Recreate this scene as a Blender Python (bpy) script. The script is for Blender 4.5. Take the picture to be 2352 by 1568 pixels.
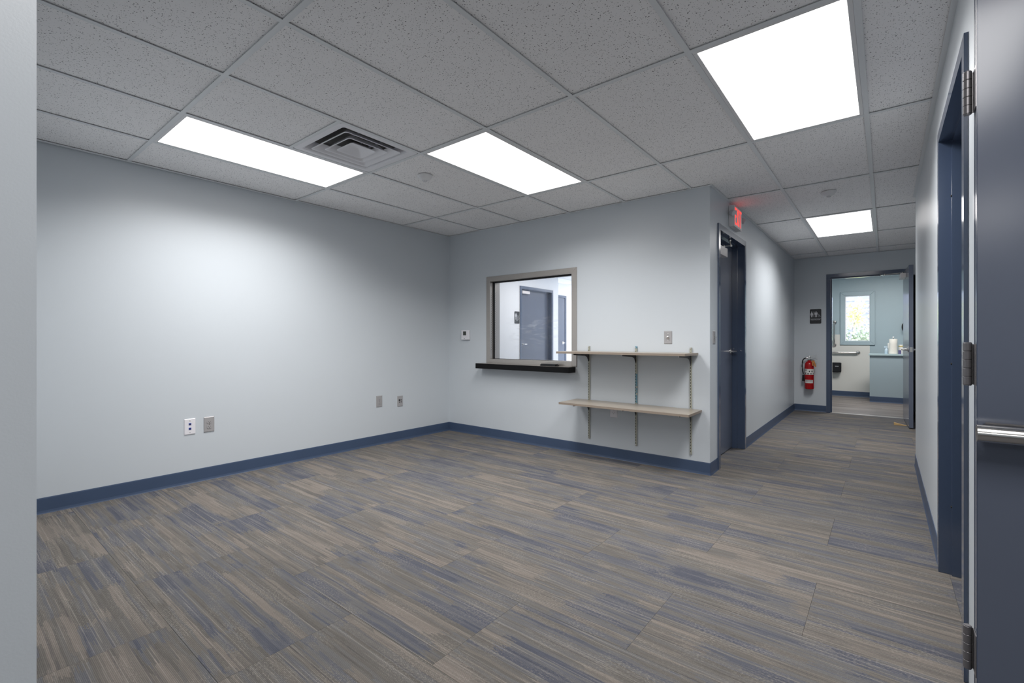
import bpy, bmesh, math, random
from mathutils import Vector, Matrix

random.seed(7)
for _o in list(bpy.data.objects):
    bpy.data.objects.remove(_o)
SC = bpy.context.scene
COL = SC.collection
PI = math.pi

# ------------------------------------------------------------------ camera
cam_d = bpy.data.cameras.new('camera')
cam = bpy.data.objects.new('camera', cam_d)
COL.objects.link(cam)
cam.location = (0.0, 0.0, 1.1378)
cam.rotation_euler = (PI / 2, 0, 0.669)
cam_d.sensor_width = 36.0
cam_d.lens = 36.0 * 1068.457 / 2352.0
cam_d.shift_x = -11.8 / 2352.0
cam_d.shift_y = -4.915 / 2352.0
cam_d.clip_start = 0.02
SC.camera = cam

# ------------------------------------------------------------------ light and exposure
LENS_STRENGTH = 2.2          # the recessed LED panels of the waiting room
OFFICE_STRENGTH = 8.0
REST_STRENGTH = 26.0
PASSAGE_STRENGTH = 12.0
PANEL_WATTS = 28.0              # light given off by one 2x4 panel
PANEL_SPREAD = 145.0           # beam of the prismatic lens, degrees
SC.view_settings.view_transform = 'Standard'
SC.view_settings.look = 'None'
SC.view_settings.exposure = 0.12
SC.view_settings.gamma = 1.0
SC.view_settings.use_curve_mapping = False
wd = bpy.data.worlds.new('overcast_sky')
SC.world = wd
wd.use_nodes = True
wn = wd.node_tree.nodes['Background']
wn.inputs[0].default_value = (0.80, 0.88, 1.0, 1)
wn.inputs[1].default_value = 3.4
try:
    SC.cycles.use_denoising = True
    SC.cycles.max_bounces = 10
    SC.cycles.diffuse_bounces = 6
    SC.cycles.glossy_bounces = 4
    SC.cycles.transmission_bounces = 6
    SC.cycles.sample_clamp_indirect = 6.0
    SC.cycles.caustics_reflective = False
    SC.cycles.caustics_refractive = False
except Exception:
    pass

# ------------------------------------------------------------------ materials
def lin(c):
    return tuple(((v / 255.0) / 12.92 if v / 255.0 <= 0.04045 else ((v / 255.0 + 0.055) / 1.055) ** 2.4) for v in c)

def new_mat(name):
    m = bpy.data.materials.new(name)
    m.use_nodes = True
    nt = m.node_tree
    b = nt.nodes['Principled BSDF']
    return m, nt, b

def mat(name, rgb, rough=0.5, metal=0.0, bump=0.0, bscale=200.0, var=0.0, vscale=3.0, spec=None, stretch=None):
    """rgb in sRGB 0..255; small procedural variation and bump"""
    m, nt, b = new_mat(name)
    N = nt.nodes
    L = nt.links
    c = lin(rgb)
    b.inputs['Base Color'].default_value = (*c, 1)
    b.inputs['Roughness'].default_value = rough
    b.inputs['Metallic'].default_value = metal
    if spec is not None:
        b.inputs['Specular IOR Level'].default_value = spec
    tc = N.new('ShaderNodeTexCoord')
    mp = N.new('ShaderNodeMapping')
    if stretch:
        mp.inputs['Scale'].default_value = stretch
    L.new(tc.outputs['Object'], mp.inputs['Vector'])
    if var > 0:
        nz = N.new('ShaderNodeTexNoise')
        nz.inputs['Scale'].default_value = vscale
        nz.inputs['Detail'].default_value = 4
        L.new(mp.outputs[0], nz.inputs['Vector'])
        mx = N.new('ShaderNodeMix')
        mx.data_type = 'RGBA'
        mx.inputs['A'].default_value = (*[max(0, v * (1 - var)) for v in c], 1)
        mx.inputs['B'].default_value = (*[min(1, v * (1 + var)) for v in c], 1)
        L.new(nz.outputs['Fac'], mx.inputs['Factor'])
        L.new(mx.outputs['Result'], b.inputs['Base Color'])
    if bump > 0:
        nb = N.new('ShaderNodeTexNoise')
        nb.inputs['Scale'].default_value = bscale
        nb.inputs['Detail'].default_value = 2
        L.new(mp.outputs[0], nb.inputs['Vector'])
        bp = N.new('ShaderNodeBump')
        bp.inputs['Strength'].default_value = bump
        bp.inputs['Distance'].default_value = 0.001
        L.new(nb.outputs['Fac'], bp.inputs['Height'])
        L.new(bp.outputs[0], b.inputs['Normal'])
    return m

def emit(name, rgb, s, base=None):
    m, nt, b = new_mat(name)
    c = lin(rgb)
    b.inputs['Base Color'].default_value = (*(lin(base) if base else c), 1)
    b.inputs['Emission Color'].default_value = (*c, 1)
    b.inputs['Emission Strength'].default_value = s
    return m

M = {}
M['wall'] = mat('satin_grey_blue_wall_paint', (200, 206, 211), 0.34, bump=0.12, bscale=260, var=0.012, vscale=2.0)
M['office_wall'] = mat('white_wall_paint', (232, 233, 235), 0.5, bump=0.1, bscale=260, var=0.01)
M['teal_wall'] = mat('pale_teal_wall_paint', (166, 184, 192), 0.45, bump=0.1, bscale=260, var=0.015)
M['blue'] = mat('semi_gloss_slate_blue_paint', (70, 83, 106), 0.16, bump=0.03, bscale=300, var=0.03, vscale=4)
for _n in M['blue'].node_tree.nodes:
    if _n.type == 'BSDF_PRINCIPLED':
        _n.inputs['Coat Weight'].default_value = 0.7; _n.inputs['Coat Roughness'].default_value = 0.12
M['blue_door'] = mat('slate_blue_door_paint', (98, 105, 121), 0.2, bump=0.015, bscale=900, var=0.04, vscale=3, stretch=(1, 1, 0.15))
M['base'] = mat('slate_blue_vinyl_base', (64, 80, 106), 0.38, bump=0.1, bscale=60, var=0.08, vscale=5)
M['grid'] = mat('white_painted_steel_grid', (222, 225, 227), 0.45, var=0.02)
M['white'] = mat('white_enamel', (225, 225, 226), 0.4, var=0.01)
M['vent'] = mat('white_vent_enamel', (232, 232, 236), 0.45, var=0.03)
M['vent_dark'] = mat('grey_duct_metal', (190, 192, 202), 0.5, metal=0.0, var=0.15, vscale=8)
M['black'] = mat('black_laminate', (11, 11, 13), 0.45, var=0.1, spec=0.2)
M['blackp'] = mat('black_plastic', (16, 16, 19), 0.3, var=0.1)
M['rubber'] = mat('black_rubber', (20, 20, 22), 0.7, var=0.1)
M['steel'] = mat('brushed_stainless', (190, 184, 178), 0.34, metal=0.85, bump=0.15, bscale=120, var=0.05, vscale=30, stretch=(0.3, 8, 8))
M['plate'] = mat('stainless_cover_plate', (172, 170, 171), 0.38, metal=0.25, bump=0.1, bscale=200, var=0.04)
M['chrome'] = mat('satin_chrome', (215, 213, 210), 0.18, metal=1.0, var=0.03)
M['gunmetal'] = mat('dull_hinge_steel', (122, 120, 122), 0.38, metal=0.6, bump=0.1, bscale=300, var=0.08, vscale=20)
M['closer'] = mat('aluminium_closer_cover', (232, 226, 224), 0.35, metal=0.0, var=0.03)
M['tanshelf'] = mat('taupe_laminate_shelf', (152, 143, 131), 0.32, bump=0.08, bscale=150, var=0.05, vscale=12, stretch=(0.4, 3, 3))
M['shelfedge'] = mat('taupe_edge_banding', (138, 126, 114), 0.45, var=0.06, vscale=20)
M['standard'] = mat('putty_painted_standard', (168, 168, 155), 0.42, metal=0.2, var=0.08, vscale=30)
M['slot'] = mat('dark_slot_shade', (38, 38, 36), 0.8, var=0.1)  # shade inside slots and holes, given as a dark colour
M['bracket'] = mat('dark_grey_bracket', (72, 72, 76), 0.42, metal=0.3, var=0.08)
M['tealsmear'] = mat('dried_teal_paint', (88, 138, 158), 0.5, var=0.25, vscale=60)
M['ledgetop'] = mat('grey_ledge_laminate', (128, 124, 120), 0.2, var=0.04)
M['outwhite'] = mat('white_nylon_plate', (228, 226, 230), 0.35, var=0.01)
M['bluejack'] = mat('blue_data_jack', (22, 58, 170), 0.35, var=0.05)
M['lcd'] = mat('dark_lcd', (66, 68, 64), 0.25, var=0.05)
M['red'] = mat('red_enamel_cylinder', (168, 12, 18), 0.22, var=0.08)
M['label'] = mat('white_paper_label', (222, 220, 216), 0.5, var=0.03, vscale=40)
M['ink'] = mat('dark_label_ink', (60, 58, 60), 0.6, var=0.1)
M['tag'] = mat('orange_inspection_tag', (184, 122, 62), 0.55, var=0.2, vscale=30)
M['signblack'] = mat('charcoal_sign_plastic', (30, 31, 36), 0.4, var=0.05)
M['signwhite'] = mat('raised_white_pictogram', (200, 200, 204), 0.5, var=0.02)
M['exitbody'] = mat('white_exit_housing', (222, 220, 220), 0.4, var=0.02)
M['exitred'] = emit('glowing_red_letters', (255, 74, 66), 1.0)
M['exitglow'] = emit('red_led_slot', (255, 40, 30), 1.5)
M['lamphead'] = mat('grey_lamp_head', (188, 188, 192), 0.35, var=0.03)
M['lamplens'] = mat('clear_lamp_lens', (205, 205, 208), 0.1, var=0.02)
M['frp'] = mat('white_wainscot_panel', (218, 217, 212), 0.4, bump=0.25, bscale=120, var=0.01)
M['paper'] = mat('white_paper_towel', (226, 224, 216), 0.85, bump=0.5, bscale=160, var=0.03, vscale=40)
M['wood'] = mat('pale_pine', (206, 172, 118), 0.6, var=0.2, vscale=15, stretch=(1, 8, 8))
M['yellowlid'] = mat('yellow_jar_lid', (196, 176, 90), 0.4, var=0.1)
M['paleblue'] = mat('pale_blue_bottle_plastic', (190, 208, 222), 0.3, var=0.05)
M['purple'] = mat('violet_box_card', (92, 88, 128), 0.5, var=0.2, vscale=30)
M['toilet_teal'] = mat('teal_half_wall_paint', (156, 172, 180), 0.42, bump=0.1, bscale=260, var=0.015)
M['teal_cap'] = mat('teal_ledge_cap', (178, 198, 203), 0.25, var=0.01)
M['slab'] = mat('concrete_slab', (90, 88, 86), 0.9, var=0.1)
M['seam'] = mat('dark_carpet_backing', (58, 55, 54), 0.9, var=0.1)
M['lens'] = emit('glowing_led_diffuser', (255, 252, 250), LENS_STRENGTH, (240, 240, 240))
M['lens_passage'] = emit('glowing_passage_diffuser', (255, 253, 252), PASSAGE_STRENGTH, (240, 240, 240))
M['lens_office'] = emit('glowing_office_diffuser', (255, 253, 252), OFFICE_STRENGTH, (240, 240, 240))
M['lens_rest'] = emit('glowing_restroom_diffuser', (255, 252, 248), REST_STRENGTH, (240, 240, 240))
M['grass'] = mat('pale_grass', (225, 230, 220), 0.9, var=0.3, vscale=2)
M['siding'] = mat('pale_lilac_siding', (176, 178, 205), 0.6, var=0.05)
M['trimwhite'] = mat('white_outdoor_trim', (235, 236, 240), 0.5, var=0.02)
M['leaf'] = mat('yellow_green_leaf', (240, 237, 190), 0.6, var=0.2, vscale=5)
M['leaf2'] = mat('grey_green_leaf', (206, 214, 192), 0.6, var=0.3, vscale=5)
M['bark'] = mat('grey_brown_bark', (176, 170, 178), 0.8, var=0.2, vscale=20)

def glass_mat(name, smudge):
    m, nt, b = new_mat(name)
    N, L = nt.nodes, nt.links
    out = N['Material Output']
    tr = N.new('ShaderNodeBsdfTransparent')
    gl = N.new('ShaderNodeBsdfGlossy')
    gl.inputs['Roughness'].default_value = 0.02
    fr = N.new('ShaderNodeFresnel')
    fr.inputs['IOR'].default_value = 1.45
    mx = N.new('ShaderNodeMixShader')
    ml = N.new('ShaderNodeMath'); ml.operation = 'MULTIPLY'; ml.inputs[1].default_value = 0.6
    L.new(fr.outputs[0], ml.inputs[0])
    L.new(ml.outputs[0], mx.inputs[0])
    L.new(tr.outputs[0], mx.inputs[1])
    L.new(gl.outputs[0], mx.inputs[2])
    if not smudge:
        L.new(mx.outputs[0], out.inputs[0])
        return m
    # wiped-dust film: thin diffuse arcs
    df = N.new('ShaderNodeBsdfTranslucent'); df.inputs[0].default_value = (0.9, 0.9, 0.92, 1)
    tc = N.new('ShaderNodeTexCoord')
    mp = N.new('ShaderNodeMapping'); mp.inputs['Scale'].default_value = (0.8, 1.0, 4.5); mp.inputs['Rotation'].default_value = (0, 0.18, 0)
    n1 = N.new('ShaderNodeTexNoise'); n1.inputs['Scale'].default_value = 3.2; n1.inputs['Detail'].default_value = 6; n1.inputs['Distortion'].default_value = 2.2
    L.new(tc.outputs['Object'], mp.inputs[0]); L.new(mp.outputs[0], n1.inputs['Vector'])
    r1 = N.new('ShaderNodeMapRange'); r1.inputs[1].default_value = 0.5; r1.inputs[2].default_value = 0.78
    L.new(n1.outputs['Fac'], r1.inputs[0])
    # limited to a patch in the middle of the pane
    gr = N.new('ShaderNodeTexGradient'); gr.gradient_type = 'SPHERICAL'
    mp2 = N.new('ShaderNodeMapping'); mp2.vector_type = 'POINT'
    mp2.inputs['Location'].default_value = (-0.12, 0, 0.45); mp2.inputs['Scale'].default_value = (2.2, 1, 3.6)
    L.new(tc.outputs['Object'], mp2.inputs[0]); L.new(mp2.outputs[0], gr.inputs[0])
    mm = N.new('ShaderNodeMath'); mm.operation = 'MULTIPLY'
    L.new(r1.outputs[0], mm.inputs[0]); L.new(gr.outputs['Fac'], mm.inputs[1])
    m3 = N.new('ShaderNodeMath'); m3.operation = 'MULTIPLY'; m3.inputs[1].default_value = 0.34
    L.new(mm.outputs[0], m3.inputs[0])
    mx2 = N.new('ShaderNodeMixShader')
    L.new(m3.outputs[0], mx2.inputs[0]); L.new(mx.outputs[0], mx2.inputs[1]); L.new(df.outputs[0], mx2.inputs[2])
    L.new(mx2.outputs[0], out.inputs[0])
    return m
M['glass'] = glass_mat('wiped_window_glass', True)
M['clearglass'] = glass_mat('clear_window_glass', False)

class NB:
    """tiny node-building helper"""
    def __init__(s, nt):
        s.N, s.L = nt.nodes, nt.links
    def _in(s, sock, v):
        if isinstance(v, (int, float)):
            sock.default_value = v
        elif isinstance(v, tuple):
            sock.default_value = v
        else:
            s.L.new(v, sock)
    def m(s, op, a, b=0.0, c=0.0):
        n = s.N.new('ShaderNodeMath'); n.operation = op
        s._in(n.inputs[0], a); s._in(n.inputs[1], b); s._in(n.inputs[2], c)
        return n.outputs[0]
    def xyz(s, x, y, z=0.0):
        n = s.N.new('ShaderNodeCombineXYZ')
        s._in(n.inputs[0], x); s._in(n.inputs[1], y); s._in(n.inputs[2], z)
        return n.outputs[0]
    def wn(s, vec):
        n = s.N.new('ShaderNodeTexWhiteNoise'); n.noise_dimensions = '3D'
        s._in(n.inputs['Vector'], vec)
        return n.outputs['Value']
    def noise(s, vec, scale=1.0, detail=2.0):
        n = s.N.new('ShaderNodeTexNoise'); n.inputs['Scale'].default_value = scale; n.inputs['Detail'].default_value = detail
        s._in(n.inputs['Vector'], vec)
        return n.outputs['Fac']
    def ramp(s, fac, stops, interp='LINEAR'):
        n = s.N.new('ShaderNodeValToRGB'); cr = n.color_ramp; cr.interpolation = interp
        while len(cr.elements) < len(stops):
            cr.elements.new(0.5)
        for e, (p, c) in zip(cr.elements, stops):
            e.position = p; e.color = (*c, 1)
        s._in(n.inputs[0], fac)
        return n.outputs[0]
    def mix(s, fac, a, b, blend='MIX'):
        n = s.N.new('ShaderNodeMix'); n.data_type = 'RGBA'; n.blend_type = blend
        s._in(n.inputs['Factor'], fac); s._in(n.inputs['A'], a); s._in(n.inputs['B'], b)
        return n.outputs['Result']
    def maprange(s, v, a, b, c=0.0, d=1.0):
        n = s.N.new('ShaderNodeMapRange')
        s._in(n.inputs[0], v); n.inputs[1].default_value = a; n.inputs[2].default_value = b
        n.inputs[3].default_value = c; n.inputs[4].default_value = d
        return n.outputs[0]

def carpet_mat():
    m, nt, b = new_mat('striated_carpet_pile')
    n = NB(nt); N = nt.nodes; L = nt.links
    geo = N.new('ShaderNodeNewGeometry')
    sep = N.new('ShaderNodeSeparateXYZ'); L.new(geo.outputs['Position'], sep.inputs[0])
    oi = N.new('ShaderNodeObjectInfo')
    r = oi.outputs['Random']
    x = n.m('ADD', sep.outputs[0], n.m('MULTIPLY', r, 61.7))
    y = n.m('ADD', sep.outputs[1], n.m('MULTIPLY', r, 37.3))
    ROW = 0.0044
    row = n.m('FLOOR', n.m('DIVIDE', y, ROW))
    rowf = n.m('FRACT', n.m('DIVIDE', y, ROW))
    rrow = n.wn(n.xyz(row, 3.3, 1.7))
    # ragged band ends: every yarn row shifts a little
    xr = n.m('ADD', x, n.m('MULTIPLY', n.m('SUBTRACT', rrow, 0.5), 0.07))
    yw = n.m('ADD', y, n.m('MULTIPLY', n.noise(n.xyz(x, n.m('MULTIPLY', y, 0.2), 0), 5.0, 1), 0.02))
    def bands(w, l, seed):
        bn = n.m('FLOOR', n.m('DIVIDE', yw, w))
        off = n.wn(n.xyz(bn, seed, 0.5))
        seg = n.m('FLOOR', n.m('ADD', n.m('DIVIDE', xr, l), n.m('MULTIPLY', off, 7.0)))
        return n.wn(n.xyz(bn, seg, seed))
    A = bands(0.110, 0.52, 1.0)
    B = bands(0.034, 0.44, 5.0)
    Cc = bands(0.0115, 0.62, 9.0)
    val = n.m('ADD', n.m('ADD', n.m('MULTIPLY', A, 0.44), n.m('MULTIPLY', B, 0.34)), n.m('MULTIPLY', Cc, 0.22))
    val = n.m('ADD', val, n.m('MULTIPLY', n.m('SUBTRACT', r, 0.5), 0.10))
    K = 0.94
    def c(t): return tuple(v * K for v in lin(t))
    col = n.ramp(val, [(0.18, c((77, 79, 88))), (0.34, c((88, 89, 95))), (0.44, c((98, 97, 97))), (0.53, c((99, 96, 93))),
                       (0.60, c((92, 89, 85))), (0.70, c((105, 100, 95))), (0.84, c((116, 109, 103)))])
    # mottled moth-eaten patches inside the bands
    mot = n.noise(n.xyz(n.m('MULTIPLY', x, 0.45), y, 0), 210.0, 2)
    mot2 = n.noise(n.xyz(n.m('MULTIPLY', x, 0.5), y, 7.0), 9.0, 2)
    mk = n.m('MULTIPLY', n.maprange(mot, 0.5, 0.62), n.maprange(mot2, 0.42, 0.62))
    col = n.mix(n.m('MULTIPLY', mk, 0.4), col, (*c((138, 132, 126)), 1))
    # fine pale yarn dashes
    dash = n.noise(n.xyz(n.m('MULTIPLY', x, 3.2), n.m('MULTIPLY', row, 3.17), 0), 1.0, 2)
    stripe = n.m('MULTIPLY', n.m('GREATER_THAN', rrow, 0.80), n.maprange(dash, 0.46, 0.58))
    col = n.mix(n.m('MULTIPLY', stripe, 0.20), col, (*c((160, 153, 146)), 1))
    stripe2 = n.m('MULTIPLY', n.m('LESS_THAN', rrow, 0.2), n.maprange(dash, 0.5, 0.6))
    col = n.mix(n.m('MULTIPLY', stripe2, 0.26), col, (*c((52, 52, 62)), 1))
    # loops: shade of row gaps and between beads, painted into the colour
    prof = n.m('SINE', n.m('MULTIPLY', rowf, PI))
    loop = n.noise(n.xyz(n.m('MULTIPLY', x, 260.0), n.m('MULTIPLY', row, 5.1), 0), 1.0, 1)
    hgt = n.m('MULTIPLY', n.m('ADD', n.m('MULTIPLY', prof, 0.6), 0.4), n.m('ADD', n.m('MULTIPLY', loop, 0.9), 0.45))
    rowvar = n.noise(n.xyz(n.m('MULTIPLY', x, 1.3), n.m('MULTIPLY', row, 7.7), 2.0), 1.0, 1)
    shade = n.m('MULTIPLY', n.maprange(hgt, 0.2, 1.0, 0.74, 1.24), n.maprange(rowvar, 0.3, 0.7, 0.92, 1.08))
    vm = N.new('ShaderNodeVectorMath'); vm.operation = 'SCALE'
    L.new(col, vm.inputs[0]); L.new(shade, vm.inputs['Scale'])
    L.new(vm.outputs[0], b.inputs['Base Color'])
    b.inputs['Roughness'].default_value = 0.95
    b.inputs['Specular IOR Level'].default_value = 0.15
    bp = N.new('ShaderNodeBump'); bp.inputs['Strength'].default_value = 0.3; bp.inputs['Distance'].default_value = 0.0015
    L.new(hgt, bp.inputs['Height']); L.new(bp.outputs[0], b.inputs['Normal'])
    return m
M['carpet'] = carpet_mat()

def tile_mat():
    m, nt, b = new_mat('fissured_mineral_fibre')
    n = NB(nt); N = nt.nodes; L = nt.links
    geo = N.new('ShaderNodeNewGeometry')
    oi = N.new('ShaderNodeObjectInfo')
    sh = N.new('ShaderNodeVectorMath'); sh.operation = 'ADD'
    L.new(geo.outputs['Position'], sh.inputs[0])
    L.new(n.xyz(n.m('MULTIPLY', oi.outputs['Random'], 17.0), n.m('MULTIPLY', oi.outputs['Random'], 5.0), 0), sh.inputs[1])
    nz = N.new('ShaderNodeTexNoise'); nz.inputs['Scale'].default_value = 70.0; nz.inputs['Detail'].default_value = 2
    L.new(sh.outputs[0], nz.inputs['Vector'])
    sc = N.new('ShaderNodeVectorMath'); sc.operation = 'SCALE'; sc.inputs['Scale'].default_value = 0.010
    L.new(nz.outputs['Color'], sc.inputs[0])
    ad = N.new('ShaderNodeVectorMath'); ad.operation = 'ADD'
    L.new(sh.outputs[0], ad.inputs[0]); L.new(sc.outputs[0], ad.inputs[1])
    flat = N.new('ShaderNodeVectorMath'); flat.operation = 'MULTIPLY'; flat.inputs[1].default_value = (1, 1, 0)
    L.new(ad.outputs[0], flat.inputs[0])
    def pits(scale, rad, keep, off):
        v = N.new('ShaderNodeTexVoronoi'); v.inputs['Scale'].default_value = scale
        a2 = N.new('ShaderNodeVectorMath'); a2.operation = 'ADD'; a2.inputs[1].default_value = (off, off * 2, 0)
        L.new(flat.outputs[0], a2.inputs[0]); L.new(a2.outputs[0], v.inputs['Vector'])
        w = N.new('ShaderNodeSeparateColor'); L.new(v.outputs['Color'], w.inputs[0])
        size = n.m('MULTIPLY', n.maprange(w.outputs[0], 1 - keep, 1.0, 0.0, 1.0), rad)
        return n.m('GREATER_THAN', size, v.outputs['Distance'])
    p = n.m('MAXIMUM', pits(115.0, 0.33, 0.8, 0.0), pits(200.0, 0.32, 0.5, 3.1))
    base = lin((244, 243, 243)); dark = lin((138, 136, 138))  # shade inside the pits is painted as a darker tone
    vr = n.noise(sh.outputs[0], 4.0, 3)
    c1 = n.mix(vr, (*[v * .97 for v in base], 1), (*[v * 1.03 for v in base], 1))
    L.new(n.mix(p, c1, (*dark, 1)), b.inputs['Base Color'])
    b.inputs['Roughness'].default_value = 0.9
    b.inputs['Specular IOR Level'].default_value = 0.2
    bp = N.new('ShaderNodeBump'); bp.inputs['Strength'].default_value = 0.5; bp.inputs['Distance'].default_value = 0.002
    L.new(n.m('SUBTRACT', 1.0, p), bp.inputs['Height']); L.new(bp.outputs[0], b.inputs['Normal'])
    return m
M['tile'] = tile_mat()

def vinyl_mat():
    m, nt, b = new_mat('grey_wood_look_vinyl')
    n = NB(nt); N = nt.nodes; L = nt.links
    geo = N.new('ShaderNodeNewGeometry')
    sep = N.new('ShaderNodeSeparateXYZ'); L.new(geo.outputs['Position'], sep.inputs[0])
    oi = N.new('ShaderNodeObjectInfo')
    v = n.xyz(n.m('ADD', sep.outputs[0], n.m('MULTIPLY', oi.outputs['Random'], 31.0)), n.m('MULTIPLY', sep.outputs[1], 16.0), 0)
    g = n.noise(v, 1.6, 5)
    val = n.m('ADD', n.m('MULTIPLY', g, 0.8), n.m('MULTIPLY', oi.outputs['Random'], 0.25))
    L.new(n.ramp(val, [(0.25, lin((82, 74, 72))), (0.5, lin((112, 104, 100))), (0.75, lin((138, 131, 126)))]), b.inputs['Base Color'])
    b.inputs['Roughness'].default_value = 0.42
    return m
M['vinyl'] = vinyl_mat()

# ------------------------------------------------------------------ mesh helpers
def bm_new():
    return bmesh.new()

def box(bm, x0, y0, z0, x1, y1, z1):
    x0, x1 = min(x0, x1), max(x0, x1); y0, y1 = min(y0, y1), max(y0, y1); z0, z1 = min(z0, z1), max(z0, z1)
    v = [bm.verts.new(p) for p in ((x0, y0, z0), (x1, y0, z0), (x1, y1, z0), (x0, y1, z0), (x0, y0, z1), (x1, y0, z1), (x1, y1, z1), (x0, y1, z1))]
    fs = [bm.faces.new([v[i] for i in f]) for f in ((0, 3, 2, 1), (4, 5, 6, 7), (0, 1, 5, 4), (1, 2, 6, 5), (2, 3, 7, 6), (3, 0, 4, 7))]
    return v, fs

def bbox(bm, x0, y0, z0, x1, y1, z1, r=0.002, seg=2):
    """bevelled box"""
    t = bmesh.new()
    box(t, x0, y0, z0, x1, y1, z1)
    bmesh.ops.bevel(t, geom=list(t.edges), offset=r, segments=seg, affect='EDGES', profile=0.7)
    merge(bm, t)

def merge(bm, t, mtx=None):
    me = bpy.data.meshes.new('tmp')
    t.to_mesh(me); t.free()
    if mtx is not None:
        me.transform(mtx)
    bm.from_mesh(me)
    bpy.data.meshes.remove(me)

def cyl(bm, p0, p1, r0, r1=None, seg=20, cap=True):
    r1 = r0 if r1 is None else r1
    p0, p1 = Vector(p0), Vector(p1)
    d = p1 - p0
    t = bmesh.new()
    bmesh.ops.create_cone(t, cap_ends=cap, segments=seg, radius1=r0, radius2=r1, depth=d.length)
    q = Vector((0, 0, 1)).rotation_difference(d.normalized())
    merge(bm, t, Matrix.Translation((p0 + p1) / 2) @ q.to_matrix().to_4x4())

def lathe(bm, prof, seg=28, axis='Z', at=(0, 0, 0)):
    """prof: list of (r, h)"""
    rings = []
    for r, h in prof:
        ring = []
        for i in range(seg):
            a = 2 * PI * i / seg
            x, y = r * math.cos(a), r * math.sin(a)
            p = {'Z': (x, y, h), 'Y': (x, h, y), 'X': (h, x, y)}[axis]
            ring.append(bm.verts.new((p[0] + at[0], p[1] + at[1], p[2] + at[2])))
        rings.append(ring)
    for a, b in zip(rings, rings[1:]):
        for i in range(seg):
            j = (i + 1) % seg
            bm.faces.new((a[i], a[j], b[j], b[i]))
    bm.faces.new(rings[0][::-1]); bm.faces.new(rings[-1])

def tube(bm, pts, r, seg=10):
    pts = [Vector(p) for p in pts]
    rings = []
    up = Vector((0, 0, 1))
    for i, p in enumerate(pts):
        d = (pts[min(i + 1, len(pts) - 1)] - pts[max(i - 1, 0)]).normalized()
        a = d.cross(up)
        if a.length < 0.05:
            a = d.cross(Vector((0, 1, 0)))
        a.normalize(); b = a.cross(d).normalized()
        rr = r[i] if isinstance(r, (list, tuple)) else r
        rings.append([bm.verts.new(p + a * math.cos(2 * PI * k / seg) * rr + b * math.sin(2 * PI * k / seg) * rr) for k in range(seg)])
    for a, b in zip(rings, rings[1:]):
        for k in range(seg):
            j = (k + 1) % seg
            bm.faces.new((a[k], a[j], b[j], b[k]))
    bm.faces.new(rings[0][::-1]); bm.faces.new(rings[-1])

def prism(bm, poly, y0, y1):
    """poly in (x,z), extruded along y"""
    a = [bm.verts.new((x, y0, z)) for x, z in poly]
    b = [bm.verts.new((x, y1, z)) for x, z in poly]
    n = len(poly)
    bm.faces.new(a); bm.faces.new(b[::-1])
    for i in range(n):
        j = (i + 1) % n
        bm.faces.new((a[j], a[i], b[i], b[j]))

def smooth_by_angle(me, ang=0.6):
    bm = bmesh.new(); bm.from_mesh(me)
    for f in bm.faces:
        f.smooth = True
    for e in bm.edges:
        if len(e.link_faces) == 2 and e.calc_face_angle(0) > ang:
            e.smooth = False
    bm.to_mesh(me); bm.free()

def obj(name, bm, m, parent=None, smooth=False, loc=None, rotz=0.0):
    me = bpy.data.meshes.new(name)
    bmesh.ops.recalc_face_normals(bm, faces=list(bm.faces))
    bm.to_mesh(me); bm.free()
    me.materials.append(m)
    if smooth:
        smooth_by_angle(me)
    o = bpy.data.objects.new(name, me)
    COL.objects.link(o)
    if parent is not None:
        o.parent = parent
    if loc is not None:
        o.location = loc
    if rotz:
        o.rotation_euler = (0, 0, rotz)
    return o

def tag(o, label=None, cat=None, group=None, kind=None):
    if label: o['label'] = label
    if cat: o['category'] = cat
    if group: o['group'] = group
    if kind: o['kind'] = kind
    return o

def thing(name, label, cat, loc=(0, 0, 0), rotz=0.0, group=None, kind=None):
    o = bpy.data.objects.new(name, None)
    o.empty_display_size = 0.05
    COL.objects.link(o)
    o.location = loc; o.rotation_euler = (0, 0, rotz)
    return tag(o, label, cat, group, kind)

def copy_tree(o, parent=None):
    c = o.copy(); COL.objects.link(c)
    if parent is not None:
        c.parent = parent
    for ch in list(o.children):
        copy_tree(ch, c)
    return c

def boxes(name, lst, m, parent=None, bevel=0.0, **k):
    bm = bm_new()
    for q in lst:
        if bevel:
            bbox(bm, *q, r=bevel)
        else:
            box(bm, *q)
    return obj(name, bm, m, parent, **k)

def text_bm(s, size, depth=0.001):
    """text in the local XZ plane facing -Y, centred"""
    cu = bpy.data.curves.new('t', 'FONT')
    cu.body = s; cu.size = size; cu.extrude = depth / 2; cu.align_x = 'CENTER'; cu.align_y = 'CENTER'; cu.resolution_u = 3
    to = bpy.data.objects.new('t', cu); COL.objects.link(to)
    bpy.context.view_layer.update()
    dg = bpy.context.evaluated_depsgraph_get()
    me = bpy.data.meshes.new_from_object(to.evaluated_get(dg))
    me.transform(Matrix.Rotation(PI / 2, 4, 'X'))
    bm = bm_new(); bm.from_mesh(me)
    bpy.data.objects.remove(to); bpy.data.curves.remove(cu); bpy.data.meshes.remove(me)
    return bm

# ------------------------------------------------------------------ key planes
CZ = 2.4218                       # underside of the ceiling grid
TOP = 2.47                        # top of the walls (above the lay-in tiles)
YB = 4.05                         # wall with the pass window
XC = -1.1476                      # corridor wall with the first door
YF = 8.66                         # far corridor wall
XR = 0.2173                       # right wall
YS = 0.1005                       # room face of the near wall stub
WT = 0.16
LROT = math.atan2(0.0256, 3.5532)
def xleft(y): return -4.3142 + (y - 0.5) * 0.0256 / 3.5532
S = dict(kind='structure')

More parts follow.
